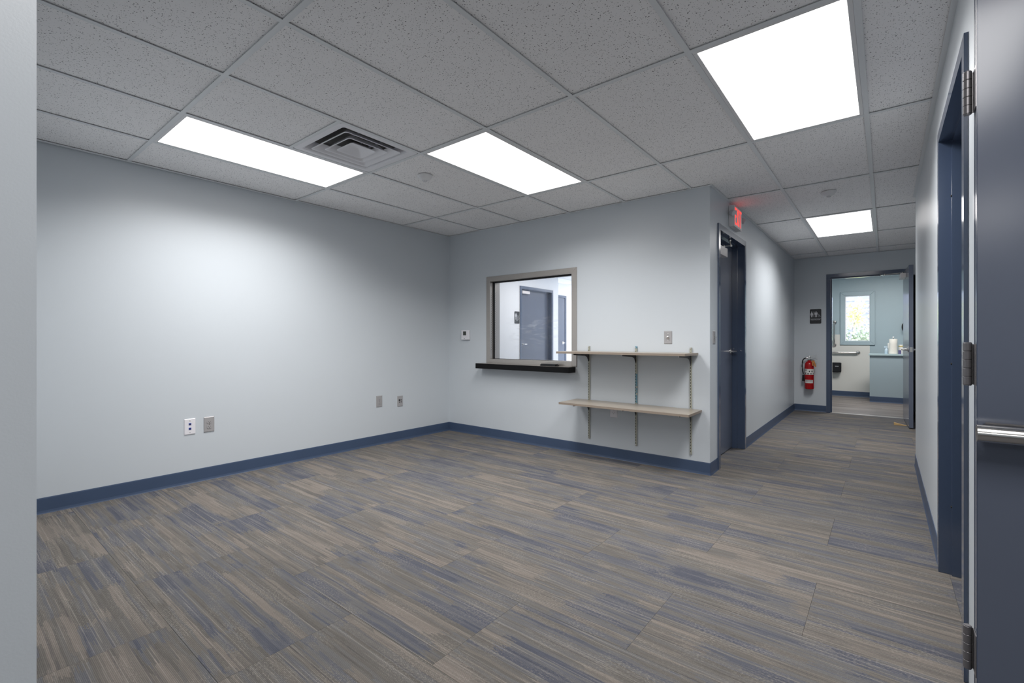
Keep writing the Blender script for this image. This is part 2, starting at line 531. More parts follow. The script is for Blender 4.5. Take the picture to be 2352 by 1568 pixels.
# ------------------------------------------------------------------ floor
fl = tag(boxes('floor', [(-6.3, -5.3, -0.12, 1.9, 8.68, -0.008), (0.25, 8.68, -.12, 1.45, 9.7, -.008)], M['seam']),
         'grey, blue and brown striated carpet floor of waiting room and corridor', 'floor', **S)
D1a, D1b = 4.324, 5.240
PW, PH = 0.991, 0.4955
RECTS = [(-4.33, XC, YS - 0.01, YB + 0.02), (XC, XR, YS - 0.01, YF + 0.05), (XR, 1.62, 5.53, YF), (-1.0, XR, -5.0, YS - 0.01), (XR, 1.7, -5.0, 1.8), (XC - WT, XC, D1a, D1b), (XR, 1.7, 1.8, 5.53), (0.31, 1.4, YF, 9.6)]
def clip(r, q):
    a = (max(r[0], q[0]), min(r[1], q[1]), max(r[2], q[2]), min(r[3], q[3]))
    return a if a[1] - a[0] > 0.01 and a[3] - a[2] > 0.01 else None

def carpet_piece(rects):
    bm = bm_new()
    for (a, b, c, d) in rects:
        g = 0.00015; e = 0.0006
        v = [bm.verts.new(p) for p in ((a + g, c + g, -0.008), (b - g, c + g, -0.008), (b - g, d - g, -0.008), (a + g, d - g, -0.008),
                                       (a + g, c + g, -0.0012), (b - g, c + g, -0.0012), (b - g, d - g, -0.0012), (a + g, d - g, -0.0012),
                                       (a + e, c + e, 0), (b - e, c + e, 0), (b - e, d - e, 0), (a + e, d - e, 0))]
        for i in range(4):
            j = (i + 1) % 4
            bm.faces.new((v[i], v[j], v[4 + j], v[4 + i])); bm.faces.new((v[4 + i], v[4 + j], v[8 + j], v[8 + i]))
        bm.faces.new(v[8:12])
    return bm
yoff, xoff = 0.0985, -3.7185
for j in range(-5, 19):
    y0 = yoff + j * PH
    for i in range(-3, 8):
        x0 = xoff + i * PW + (0.4955 if j % 2 == 0 else 0.0)
        cell = (x0, x0 + PW, y0, y0 + PH)
        if y0 < -2.0:
            continue
        rs = [clip(R, cell) for R in RECTS]
        rs = [r for r in rs if r]
        # merge vertically touching pieces of the same width
        if len(rs) == 2 and abs(rs[0][0] - rs[1][0]) < 1e-6 and abs(rs[0][1] - rs[1][1]) < 1e-6:
            rs = [(rs[0][0], rs[0][1], min(rs[0][2], rs[1][2]), max(rs[0][3], rs[1][3]))]
        if len(rs) == 2 and abs(rs[0][2] - rs[1][2]) < 1e-6 and abs(rs[0][3] - rs[1][3]) < 1e-6:
            rs = [(min(rs[0][0], rs[1][0]), max(rs[0][1], rs[1][1]), rs[0][2], rs[0][3])]
        if rs:
            obj('carpet_plank', carpet_piece(rs), M['carpet'], fl)
boxes('carpet_behind', [(-1.0, -5.0, -0.008, 1.7, -1.89, -0.0005)], M['carpet'], fl)
rf = tag(boxes('floor_restroom', [(-1.45, 8.68, -0.12, 0.25, 11.6, -0.006), (0.25, 9.7, -0.12, 1.9, 11.6, -0.006)], M['slab']), 'grey wood-look plank floor of the restroom', 'floor', **S)
for j in range(18):
    y0 = 8.765 + j * 0.152
    for i in range(-1, 4):
        x0 = -1.4 + i * 1.22 + (j * 0.43) % 1.22
        a = clip((x0, x0 + 1.22, y0, y0 + 0.152), (-1.30, 1.6, 8.765, 11.4))
        if a:
            boxes('vinyl_plank', [(a[0] + .0005, a[2] + .0005, -0.006, a[1] - .0005, a[3] - .0005, 0.0)], M['vinyl'], rf)
tag(boxes('trim_1', [(-0.665, 8.672, -0.004, 0.25, 8.764, 0.003)], M['steel'], bevel=0.001), 'thin pale metal threshold strip under the restroom doorway', 'threshold', **S)

# ------------------------------------------------------------------ walls
def struct(name, lst, m, label, cat='wall', **k):
    return tag(boxes(name, lst, m, **k), label, cat, **S)
bm = bm_new()
vs = [(xleft(-0.03), -0.03), (xleft(YB), YB), (xleft(YB) - 0.14, YB), (xleft(-0.03) - 0.14, -0.03)]
a = [bm.verts.new((x, y, -0.1)) for x, y in vs]; b = [bm.verts.new((x, y, TOP)) for x, y in vs]
bm.faces.new(a); bm.faces.new(b)
for i in range(4):
    bm.faces.new((a[i], a[(i + 1) % 4], b[(i + 1) % 4], b[i]))
tag(obj('wall_left', bm, M['wall']), 'long pale grey-blue left wall with four low outlets', 'wall', **S)
OX0, OX1, OZ0, OZ1 = -3.599, -2.485, 0.905, 1.812      # window opening
struct('wall_back', [(-6.2, YB, -0.1, OX0, YB + WT, TOP), (OX1, YB, -0.1, XC, YB + WT, TOP), (OX0, YB, -0.1, OX1, YB + WT, OZ0), (OX0, YB, OZ1, OX1, YB + WT, TOP)],
       M['wall'], 'pale wall with the pass window and wall shelves')
D1a, D1b = 4.324, 5.240                                 # first door opening
DH = 2.105
struct('wall_corridor', [(XC - WT, YB + WT, -0.1, XC, D1a, TOP), (XC - WT, D1b, -0.1, XC, YF, TOP), (XC - WT, D1a, DH, XC, D1b, TOP)],
       M['wall'], 'pale corridor wall beyond the first blue door')
FX0, FX1 = -0.665, 0.250
struct('wall_far', [(-1.45, YF, -0.1, FX0, YF + 0.11, TOP), (FX1, YF, -0.1, 0.315, YF + 0.11, TOP), (1.23, YF, -0.1, 1.9, YF + 0.11, TOP), (FX0, YF, 2.095, FX1, YF + 0.11, TOP), (0.315, YF, 2.06, 1.23, YF + 0.11, TOP)],
       M['wall'], 'grey end wall of corridor around the restroom doorway')
R0, R1 = 2.182, 3.070                                   # right wall doorway
struct('wall_right', [(XR, 1.80, -0.1, XR + 0.15, R0, TOP), (XR, R1, -0.1, XR + 0.15, 5.53, TOP), (XR, R0, DH, XR + 0.15, R1, TOP)],
       M['wall'], 'glossy pale right wall with the blue cased opening')
struct('wall_right_return', [(XR + 0.15, 1.80, -0.1, 1.85, 1.90, TOP), (XR + 0.15, 5.43, -0.1, 1.85, 5.53, TOP), (1.70, 1.90, -0.1, 1.85, 5.43, TOP)], M['wall'], 'walls of the side room behind the right wall')
struct('wall_near', [(xleft(0) - 0.14, -0.03, -0.1, -1.0, YS, TOP)], M['wall'], 'pale wall end close to camera at left edge')
struct('wall_near_passage', [(-1.12, -5.15, -0.1, -1.0, -0.03, TOP), (-1.12, -5.15, -0.1, 1.85, -5.0, TOP), (1.70, -5.0, -0.1, 1.85, 1.80, TOP)], M['wall'], 'walls of the passage behind the camera')
struct('wall_far_right', [(1.62, 5.53, -0.1, 1.85, YF, TOP)], M['wall'], 'side wall of the corridor recess')
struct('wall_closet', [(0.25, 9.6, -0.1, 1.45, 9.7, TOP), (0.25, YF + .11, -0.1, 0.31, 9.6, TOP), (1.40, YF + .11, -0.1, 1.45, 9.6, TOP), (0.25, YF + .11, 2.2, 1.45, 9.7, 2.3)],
       mat('closet_shade_paint', (60, 62, 66), 0.8), 'guessed dark closet added behind the open restroom door')  # guessed closet filling the black gap; dark paint stands in for shade
# office behind the pass window
OXA, OXB, OYJ = -5.43, -5.90, 8.27
struct('wall_office', [(OXA - .12, YB + WT, -0.1, OXA, 6.99, TOP), (OXA - .12, 7.97 + .05, -0.1, OXA, OYJ, TOP), (OXA - .12, 6.99, DH, OXA, 8.02, TOP),
                       (OXB - .12, OYJ - .12, -0.1, OXA - .12, OYJ, TOP), (OXB - .12, OYJ, -0.1, OXB, 11.0, TOP), (OXB - .12, 11.0, -0.1, -1.45, 11.1, TOP)],
       M['office_wall'], 'white office walls seen through the pass window')
struct('wall_restroom', [(-1.45, 8.77, -0.1, -1.31, 11.52, TOP), (-1.31, 11.4, -0.1, -0.627, 11.52, TOP), (-0.23, 11.4, -0.1, 1.75, 11.52, TOP),
                         (-0.627, 11.4, -0.1, -0.23, 11.52, 1.105), (-0.627, 11.4, 2.003, -0.23, 11.52, TOP), (1.6, 9.7, -0.1, 1.75, 11.4, TOP), (1.46, 8.77, -0.1, 1.75, 9.7, TOP)],
       M['teal_wall'], 'pale teal restroom walls around a small window')

# ------------------------------------------------------------------ baseboards
def baseboard(name, pts, label, out):
    """pts: list of ((x,y),(x,y)) along the wall face; out: unit normal into the room"""
    bm = bm_new()
    for (p, q), o in zip(pts, out):
        d = Vector((q[0] - p[0], q[1] - p[1], 0)); n = Vector((o[0], o[1], 0))
        P = Vector((p[0], p[1], 0))
        prof = [(0.0005, 0.0), (0.010, 0.0), (0.0075, 0.006), (0.005, 0.02), (0.004, 0.097), (0.0025, 0.104), (0.0005, 0.104)]
        A = [bm.verts.new(P + n * t + Vector((0, 0, z))) for t, z in prof]
        B = [bm.verts.new(P + d + n * t + Vector((0, 0, z))) for t, z in prof]
        bm.faces.new(A); bm.faces.new(B[::-1])
        for i in range(len(prof)):
            j = (i + 1) % len(prof)
            bm.faces.new((A[i], A[j], B[j], B[i]))
    return tag(obj(name, bm, M['base']), label, 'baseboard', **S)
baseboard('baseboard_left', [((xleft(YS), YS), (xleft(YB), YB))], 'dark blue vinyl baseboard along the left wall', [(1, 0)])
baseboard('baseboard_back', [((xleft(YB) + .006, YB), (XC + 0.006, YB))], 'dark blue vinyl baseboard under the wall shelves', [(0, -1)])
baseboard('baseboard_corner', [((XC, YB - 0.006), (XC, 4.270))], 'short dark blue baseboard at the outer corner by first door', [(1, 0)])
baseboard('baseboard_corridor', [((XC, 5.296), (XC, YF))], 'dark blue baseboard along the corridor wall', [(1, 0)])
baseboard('baseboard_far', [((XC + .006, YF), (-0.717, YF))], 'dark blue baseboard under the fire extinguisher', [(0, -1)])
baseboard('baseboard_right', [((XR, 3.124), (XR, 5.536))], 'dark blue baseboard along the right wall', [(-1, 0)])
baseboard('baseboard_restroom', [((-1.31, 11.392), (1.6, 11.392))], 'dark blue baseboard of the restroom white wall', [(0, -1)])

# ------------------------------------------------------------------ ceiling
ce = tag(boxes('ceiling', [(-4.45, -5.15, 2.475, 1.9, 8.78, 2.52)], M['slab']), 'suspended ceiling of fissured white tiles in a steel grid', 'ceiling', **S)
GX = [-3.7409 + 0.6096 * k for k in range(-1, 10)]       # lines parallel to the left wall
GY = [0.894 + 1.2192 * r for r in range(-5, 8)]          # lines across
CR = [(-4.305, XC, YS, YB), (XC, XR, YS, YF), (XR, 1.62, 5.53, YF), (-1.0, XR, -5.0, YS), (XR, 1.7, -5.0, 1.8)]
LIGHT_CELLS = {(1, 5): 0, (3, 6): 1, (6, 6): 2, (6, 9): 3, (7, 4): 4, (8, 1): 5}
def cellrect(ci, ri):
    return (GX[ci], GX[ci + 1], GY[ri], GY[ri + 1])
tee_h = 0.0006
def tee_bm(rects):
    bm = bm_new()
    for (a, b, c, d) in rects:
        box(bm, a, c, CZ, b, d, CZ + 0.0025)
        if b - a > d - c:
            box(bm, a, (c + d) / 2 - .001, CZ + .0025, b, (c + d) / 2 + .001, CZ + 0.03)
        else:
            box(bm, (a + b) / 2 - .001, c, CZ + .0025, (a + b) / 2 + .001, d, CZ + 0.03)
    return bm
for x in GX:                                             # main tees
    rs = [clip(R, (x - 0.012, x + 0.012, -6, 9)) for R in CR]
    rs = [r for r in rs if r]
    if rs:
        obj('main_tee', tee_bm(rs), M['grid'], ce)
for ci in range(-1, len(GX) - 1):
    xa = GX[ci] if ci >= 0 else GX[0] - 0.6096
    xb = GX[ci + 1]
    for y in GY:
        rs = [clip(R, (xa + 0.012, xb - 0.012, y - 0.012, y + 0.012)) for R in CR]
        rs = [r for r in rs if r]
        if rs:
            obj('cross_tee', tee_bm(rs), M['grid'], ce)
# extra tee beside the diffuser
DX0, DX1 = GX[2], GX[3]
DY0 = 0.894 + 0.6096
obj('cross_tee', tee_bm([(DX0 + .012, DX1 - .012, DY0 - .012, DY0 + .012)]), M['grid'], ce)
# wall angle moulding
bm = bm_new()
for (x0, y0, x1, y1) in ((-4.305, YS, -4.272, YB), (-4.272, YB - .02, XC + .0, YB), (XC, YB - .02, XC + .02, YF), (XC + .02, YF - .02, 1.62, YF), (XR - .02, 1.80, XR, 5.53)):
    box(bm, x0, y0, CZ + 0.0003, x1, y1, CZ + 0.0023)
obj('wall_angle', bm, M['grid'], ce)
TZ = CZ + 0.0075
TT = 0.016
for ci in range(-1, len(GX) - 1):
    xa = GX[ci] if ci >= 0 else GX[0] - 0.6096
    xb = GX[ci + 1]
    for ri in range(len(GY) - 1):
        if (ci, ri) in LIGHT_CELLS:
            continue
        ya, yb = GY[ri], GY[ri + 1]
        if ci == 2 and ri == 5:
            yb = DY0
        rs = [clip(R, (xa + 0.003, xb - 0.003, ya + 0.003, yb - 0.003)) for R in CR]
        rs = [r for r in rs if r]
        if rs:
            boxes('ceiling_tile', [(r[0], r[2], TZ, r[1], r[3], TZ + TT) for r in rs], M['tile'], ce)

def panel_lamp(t, w, h, watts, z, spread=None, col=(1.0, 0.985, 0.975)):
    ld = bpy.data.lights.new('panel_lamp', 'AREA')
    ld.shape = 'RECTANGLE'; ld.size = w; ld.size_y = h; ld.energy = watts; ld.color = col
    ld.spread = math.radians(spread or PANEL_SPREAD)
    lo = bpy.data.objects.new('panel_lamp', ld); COL.objects.link(lo)
    lo.parent = t; lo.location = (0, 0, z)
    return lo
def troffer(cell, label, lens, group='recessed light panels'):
    x0, x1, y0, y1 = cell
    w, h = x1 - x0, y1 - y0
    t = thing('ceiling_light', label, 'ceiling light', ((x0 + x1) / 2, (y0 + y1) / 2, CZ), group=group)
    bm = bm_new(); f = 0.012; g = 0.031
    X, Y, I, J = w / 2 - f, h / 2 - f, w / 2 - g, h / 2 - g
    for q in ((-X, -Y, .0008, X, -J, .02), (-X, J, .0008, X, Y, .02), (-X, -J, .0008, -I, J, .02), (I, -J, .0008, X, J, .02)):
        bbox(bm, *q, r=0.0015, seg=1)
    obj('frame', bm, M['white'], t)
    bm = bm_new()
    v = [bm.verts.new(p) for p in ((-I, -J, .004), (-I, J, .004), (I, J, .004), (I, -J, .004))]
    bm.faces.new(v)
    d = obj('diffuser', bm, lens, t)
    for p in d.data.polygons:
        if p.normal.z > 0:
            d.data.flip_normals(); break
    boxes('housing', [(-X, -Y, .021, X, Y, .05)], M['white'], t)
    if lens is M['lens']:
        panel_lamp(t, 2 * I, 2 * J, PANEL_WATTS, 0.003)
    return t
LL = ['recessed light panel above the left wall, left of square air vent', 'recessed light panel nearest the room corner, right of the ceiling vent',
      'largest recessed light panel, near the top right of the room', 'small far recessed light panel down the corridor', 'recessed light panel over the near passage', 'recessed light panel behind the near passage']
for k, v in LIGHT_CELLS.items():
    troffer(cellrect(*k), LL[v], M['lens'] if v < 4 else M['lens_passage'])

# ------------------------------------------------------------------ air diffuser
cx, cy = (DX0 + DX1) / 2, (DY0 + 0.894 + 1.2192) / 2
dv = thing('air_diffuser', 'square white louvred air vent in ceiling beside the light panels', 'air vent', (cx, cy, CZ))
def sq_ring(bm, prof, rad=0.0, seg=1):
    """prof: list of (half size, z); square loops joined"""
    loops = []
    for a, z in prof:
        r = min(0.018, a * 0.25)
        pts = []
        for (sx, sy, a0) in ((1, 1, 0), (-1, 1, PI / 2), (-1, -1, PI), (1, -1, 1.5 * PI)):
            for k in range(4):
                an = a0 + k / 3 * PI / 2
                pts.append((sx * (a - r) + r * math.cos(an), sy * (a - r) + r * math.sin(an)))
        loops.append([bm.verts.new((x, y, z)) for x, y in pts])
    for A, B in zip(loops, loops[1:]):
        for i in range(len(A)):
            j = (i + 1) % len(A)
            bm.faces.new((A[i], A[j], B[j], B[i]))
    return loops
bm = bm_new()
lp = sq_ring(bm, [(0.2915, 0.006), (0.2915, 0.0015), (0.255, 0.0015), (0.247, 0.006), (0.222, 0.050), (0.218, 0.050), (0.243, 0.004 + .004), (0.2915, 0.006)])
obj('border', bm, M['vent'], dv)
bm = bm_new()
lp = sq_ring(bm, [(0.222, 0.050), (0.16, 0.064), (0.12, 0.068)])
bm.faces.new(lp[-1])
obj('back_pan', bm, M['vent_dark'], dv)
for (a, z0, b_, z1) in ((0.212, -0.001, 0.160, 0.040), (0.150, -0.002, 0.106, 0.040)):
    bm = bm_new()
    lp = sq_ring(bm, [(b_, z1), (a - .012, z0 + .004), (a - .004, z0), (a, z0), (a, z0 + .003), (a - .010, z0 + .008), (b_ + .003, z1 + .002), (b_, z1)])
    obj('louver', bm, M['vent'], dv, smooth=True)
bm = bm_new()
lp = sq_ring(bm, [(0.04, 0.036), (0.085, 0.003), (0.092, -0.002), (0.096, -0.002), (0.096, 0.002), (0.086, 0.008), (0.038, 0.04)])
bm.faces.new(lp[0]); bm.faces.new(lp[-1])
obj('center_cone', bm, M['vent'], dv, smooth=True)
bm = bm_new()
for s_ in (-1, 1):
    box(bm, s_ * 0.06 - .006, -0.002, 0.035, s_ * 0.06 + .006, 0.002, 0.062); box(bm, -0.19, s_ * 0.085 - .002, 0.045, 0.19, s_ * 0.085 + .002, 0.052)
obj('support_bar', bm, M['vent_dark'], dv)
for (x, y) in ((-0.218, -0.02), (0.10, 0.218)):
    bm = bm_new(); lathe(bm, [(0.006, 0.028), (0.006, 0.034), (0.002, 0.036)], seg=8, at=(x, y, 0))
    obj('screw', bm, M['rubber'], dv)

def sensor(x, y, label):
    t = thing('ceiling_sensor', label, 'sensor', (x, y, CZ), group='ceiling sensors')
    bm = bm_new()
    lathe(bm, [(0.056, 0.004), (0.058, -0.002), (0.056, -0.006), (0.047, -0.02), (0.034, -0.030), (0.022, -0.036), (0.018, -0.036)], seg=36)
    obj('housing', bm, M['white'], t, smooth=True)
    bm = bm_new()
    lathe(bm, [(0.0178, -0.0355), (0.017, -0.041), (0.012, -0.045), (0.004, -0.046)], seg=20)
    obj('lens', bm, M['lamplens'], t, smooth=True)
sensor(-2.837, 2.419, 'round white ceiling sensor between the two left light panels')
sensor(-0.385, 4.87, 'round white ceiling sensor before the far corridor light')

# ------------------------------------------------------------------ pass window
w1 = thing('window_1', 'stainless framed pass window looking into a bright white office', 'window', (0, YB, 0), kind='structure')
FO = 0.052; PR = 0.012; JD = WT
def miter_frame(bm, x0, x1, z0, z1, w, y0, y1, sides='LRTB'):
    """picture-frame members with mitred ends around opening x0..x1,z0..z1, face width w outside the opening"""
    o = (x0 - w, x1 + w, z0 - w, z1 + w)
    P = {'T': [(x0, z1), (x1, z1), (o[1], o[3]), (o[0], o[3])], 'B': [(x0, z0), (o[0], o[2]), (o[1], o[2]), (x1, z0)],
         'L': [(x0, z0), (x0, z1), (o[0], o[3]), (o[0], o[2])], 'R': [(x1, z0), (o[1], o[2]), (o[1], o[3]), (x1, z1)]}
    return {k: P[k] for k in sides}
mf = miter_frame(None, OX0, OX1, OZ0, OZ1, FO, 0, 0)
for k in 'TLR':
    bm = bm_new(); poly = list(mf[k])
    if k in 'LR':
        poly = [(x, max(z, 0.863)) if z < OZ0 - 0.01 else (x, 0.863 if z <= OZ0 + 1e-6 else z) for x, z in poly]
    prism(bm, poly, -PR, -0.0003)
    bmesh.ops.bevel(bm, geom=[e for e in bm.edges if abs(e.verts[0].co.y + PR) < 1e-5 and abs(e.verts[1].co.y + PR) < 1e-5], offset=0.0012, segments=1, affect='EDGES')
    obj('frame_face', bm, M['steel'], w1)
boxes('frame_sill', [(OX0 + .0003, -PR, 0.863, OX1 - .0003, -0.0003, OZ0)], M['steel'], w1)
TH = 0.006
boxes('jamb_liner', [(OX0, -PR, OZ0, OX0 + TH, JD, OZ1), (OX1 - TH, -PR, OZ0, OX1, JD, OZ1), (OX0 + TH, -PR, OZ1 - TH, OX1 - TH, JD, OZ1), (OX0 + TH, -PR, OZ0, OX1 - TH, JD, OZ0 + TH)], M['steel'], w1)
GY0 = 0.052
g = 0.012
boxes('glazing_gasket', [(OX0 + TH, GY0 - .010, OZ0 + TH, OX0 + TH + g, GY0 + .010, OZ1 - TH), (OX1 - TH - g, GY0 - .010, OZ0 + TH, OX1 - TH, GY0 + .010, OZ1 - TH),
                         (OX0 + TH + g, GY0 - .010, OZ1 - TH - g, OX1 - TH - g, GY0 + .010, OZ1 - TH), (OX0 + TH + g, GY0 - .010, OZ0 + TH, OX1 - TH - g, GY0 + .010, OZ0 + TH + .004)], M['rubber'], w1)
bm = bm_new()
hx, hz = (OX1 - OX0) / 2 - TH - .004, (OZ1 - OZ0) / 2 - TH - .003
box(bm, -hx, -.003, -hz, hx, .003, hz)
obj('glass_pane', bm, M['glass'], w1, loc=((OX0 + OX1) / 2, GY0, (OZ0 + OZ1) / 2))
bm = bm_new()
for col_i, yy in enumerate((0.010, 0.028, 0.078, 0.096)):
    for k in range(26):
        z = 1.02 + k * 0.0262 + (0.0131 if col_i % 2 else 0)
        if z > 1.70: continue
        cyl(bm, (OX0 + TH - .0005, yy, z), (OX0 + TH + .0006, yy, z), 0.0032, seg=8)
tag(obj('speaking_holes', bm, M['slot'], w1), kind='stuff')  # dark discs on the liner stand in for the shaded holes
# ledge under the window
lg = thing('window_ledge', 'black-edged counter ledge with grey top below the pass window', 'ledge', (0, 0, 0))
bm = bm_new(); box(bm, -3.718, 3.925, 0.803, -2.452, YB - .0005, 0.8605)
obj('body', bm, M['black'], lg)
boxes('top_surface', [(-3.716, 3.927, 0.8605, -2.454, YB - .001, 0.8625)], M['ledgetop'], lg)
# black tray lying on the ledge
tr = thing('black_tray', 'small flat black tray lying on ledge of the pass window', 'tray', (-2.716, 3.985, 0.8625))
bm = bm_new(); bbox(bm, -0.105, -0.032, 0.0, 0.085, 0.032, 0.016, r=0.004)
obj('base', bm, M['blackp'], tr)
bm = bm_new(); bbox(bm, -0.098, -0.026, 0.016, 0.08, 0.026, 0.022, r=0.003)
bbox(bm, 0.085, -0.012, 0.004, 0.105, 0.012, 0.014, r=0.003)
obj('lid', bm, M['blackp'], tr)

# ------------------------------------------------------------------ wall shelves
sh = thing('wall_shelf', 'two taupe shelf boards on slotted wall standards right of pass window', 'shelf', (0, 0, 0))
def shelf_std(x, z0, z1, smear=False):
    bm = bm_new(); w = 0.0085; y0 = YB - 0.0135; y1 = YB - .0005
    box(bm, x - w, y0, z0, x - w + .002, y1, z1); box(bm, x + w - .002, y0, z0, x + w, y1, z1)
    box(bm, x - w + .002, y0, z0, x + w - .002, y0 + .002, z1)
    s_ = obj('standard', bm, M['standard'], sh)
    bm = bm_new(); n = int((z1 - z0 - 0.03) / 0.0254)
    for k in range(n):
        z = z0 + 0.02 + k * 0.0254
        box(bm, x - .0022, y0 - .0003, z, x + .0022, y0 + .0003, z + 0.0145)
    tag(obj('slots', bm, M['slot'], s_), kind='stuff')  # thin dark boxes on the channel stand in for shade in the slots
    for z in (z0 + 0.008, z1 - 0.010):
        bm = bm_new()
        lathe(bm, [(0.0045, y0 - .0018), (0.0035, y0 - .0022), (0.001, y0 - .0024)], seg=10, axis='Y', at=(x, 0, z))
        obj('screw', bm, M['chrome'], s_, smooth=True)
    if smear:
        bm = bm_new()
        zz = 0.555
        while zz < 0.80:
            h_ = 0.012 + random.random() * 0.02
            box(bm, x - w - .0004, y0 - .0005, zz, x - .0028, y0 + .004, zz + h_)
            if random.random() < .8: box(bm, x + .0028, y0 - .0005, zz, x + w + .0004, y1 - .001, zz + h_)
            zz += h_ + random.random() * .004
        box(bm, x - w - .0004, y0 - .0006, z1 - .018, x + w + .0004, y1, z1 + .0005)
        o = obj('paint_smear', bm, M['tealsmear'], s_); o['label'] = 'dried teal paint on the middle standard'; o['kind'] = 'stuff'
    return s_
SX = (-2.290, -1.798, -1.302)
shelf_std(SX[0], 0.161, 1.072); shelf_std(SX[1], 0.158, 1.073, True); shelf_std(SX[2], 0.154, 1.068)
def bracket(x, z):
    bm = bm_new(); yb = YB - 0.0135
    y2 = 3.745
    prof = [(yb, z), (y2, z), (y2, z - 0.013), (yb - 0.075, z - 0.026), (yb - 0.035, z - 0.040), (yb - 0.012, z - 0.078), (yb, z - 0.082)]
    A = [bm.verts.new((x - .0015, y, zz)) for y, zz in prof]; B = [bm.verts.new((x + .0015, y, zz)) for y, zz in prof]
    bm.faces.new(A); bm.faces.new(B[::-1])
    for i in range(len(prof)):
        j = (i + 1) % len(prof); bm.faces.new((A[i], A[j], B[j], B[i]))
    b_ = obj('bracket', bm, M['bracket'], sh)
    boxes('tip', [(x - .003, y2 - .004, z - .015, x + .003, y2, z - .0003)], M['outwhite'], b_)
UZ, LZ = 1.004, 0.5245
for x in SX:
    bracket(x, UZ); bracket(x, LZ)
for (x0, x1, z, lab) in ((-2.455, -1.238, UZ, 'upper taupe shelf board'), (-2.425, -1.208, LZ, 'lower taupe shelf board')):
    bm = bm_new(); box(bm, x0 + .001, 3.701, z, x1 - .001, 4.036, z + .0195)
    o = obj('shelf_board', bm, M['tanshelf'], sh); o['label'] = lab
    boxes('edge_band', [(x0 + .001, 3.700, z + .0003, x1 - .001, 3.701, z + .0192), (x0, 3.701, z + .0003, x0 + .001, 4.036, z + .0192), (x1 - .001, 3.701, z + .0003, x1, 4.036, z + .0192)], M['shelfedge'], o)

# ------------------------------------------------------------------ wall plates
def plate_base(t, m, w=0.074, h=0.118, d=0.0055):
    bm = bm_new()
    A = [(-w / 2, 0, -h / 2), (w / 2, 0, -h / 2), (w / 2, 0, h / 2), (-w / 2, 0, h / 2)]
    c = 0.004
    B = [(x - math.copysign(c, x), -d, z - math.copysign(c, z)) for x, _, z in A]
    C_ = [(x, -d * 0.35, z) for x, _, z in A]
    va = [bm.verts.new((x, -.0003, z)) for x, _, z in A]; vc = [bm.verts.new(p) for p in C_]; vb = [bm.verts.new(p) for p in B]
    for P, Q in ((va, vc), (vc, vb)):
        for i in range(4):
            bm.faces.new((P[i], P[(i + 1) % 4], Q[(i + 1) % 4], Q[i]))
    bm.faces.new(vb); bm.faces.new(va)
    return obj('cover_plate', bm, m, t)
def screws(t, zs, m, d=0.0055):
    for z in zs:
        bm = bm_new(); lathe(bm, [(0.0032, -d + .0005), (0.0032, -d - .0008), (0.002, -d - .0013)], seg=12, axis='Y', at=(0, 0, z))
        obj('screw', bm, m, t, smooth=True)
def duplex(name, label, loc, rz, pm, w=.076, h=.122, group='wall plates'):
    t = thing(name, label, 'outlet', loc, rz, group)
    plate_base(t, pm, w, h)
    for z in (-0.0195, 0.0195):
        bm = bm_new(); seg = 20; pts = []
        for i in range(seg):
            a_ = 2 * PI * i / seg
            pts.append((0.0172 * math.cos(a_), z + max(-0.0140, min(0.0140, 0.0172 * math.sin(a_)))))
        prism(bm, pts, -0.0078, -0.0050)
        r_ = obj('receptacle', bm, pm if pm is M['outwhite'] else M['plate'], t)
        bm = bm_new()
        box(bm, -.0075, -.0081, z - .001, -.0055, -.0079, z + .008); box(bm, .0055, -.0081, z - .001, .0075, -.0079, z + .007)
        cyl(bm, (0, -.0081, z - .0075), (0, -.0079, z - .0075), 0.0026, seg=10)
        obj('slots', bm, M['slot'], r_)
    screws(t, (0,), M['chrome'], 0.0055)
RL = PI / 2 - LROT
def LW(y, z): return (xleft(y), y, z)
t = thing('data_plate', 'white wall plate with two blue data jacks low on left wall', 'wall plate', LW(1.279, 0.449), RL)
plate_base(t, M['outwhite'], 0.076, 0.124)
for z in (-0.017, 0.020):
    j = boxes('data_jack', [(-.008, -.0072, z - .008, .008, -.0054, z + .008)], M['bluejack'], t)
    boxes('jack_opening', [(-.0055, -.0075, z - .0055, .0055, -.0072, z + .003)], M['slot'], j)
screws(t, (-0.046, 0.046), M['plate'])
duplex('power_outlet', 'grey duplex power outlet beside the white data plate on left wall', LW(1.412, 0.449), RL, M['plate'])
duplex('power_outlet', 'grey duplex power outlet further along left wall, nearer the corner', LW(3.024, 0.467), RL, M['plate'])
t = thing('data_plate', 'small grey four-port data plate nearest the room corner', 'wall plate', LW(3.298, 0.442), RL)
plate_base(t, M['plate'], 0.074, 0.120)
for i, (x, z) in enumerate(((-.011, .012), (.012, .012), (-.011, -.010), (.012, -.010))):
    r_ = 0.0085 if i == 0 else 0.0052
    boxes('port', [(x - r_, -.0068, z - r_, x + r_, -.0054, z + r_)], M['blackp'], t)
duplex('power_outlet', 'pale duplex power outlet half hidden under the lower shelf', (-2.027, YB, 0.457), 0, M['outwhite'])

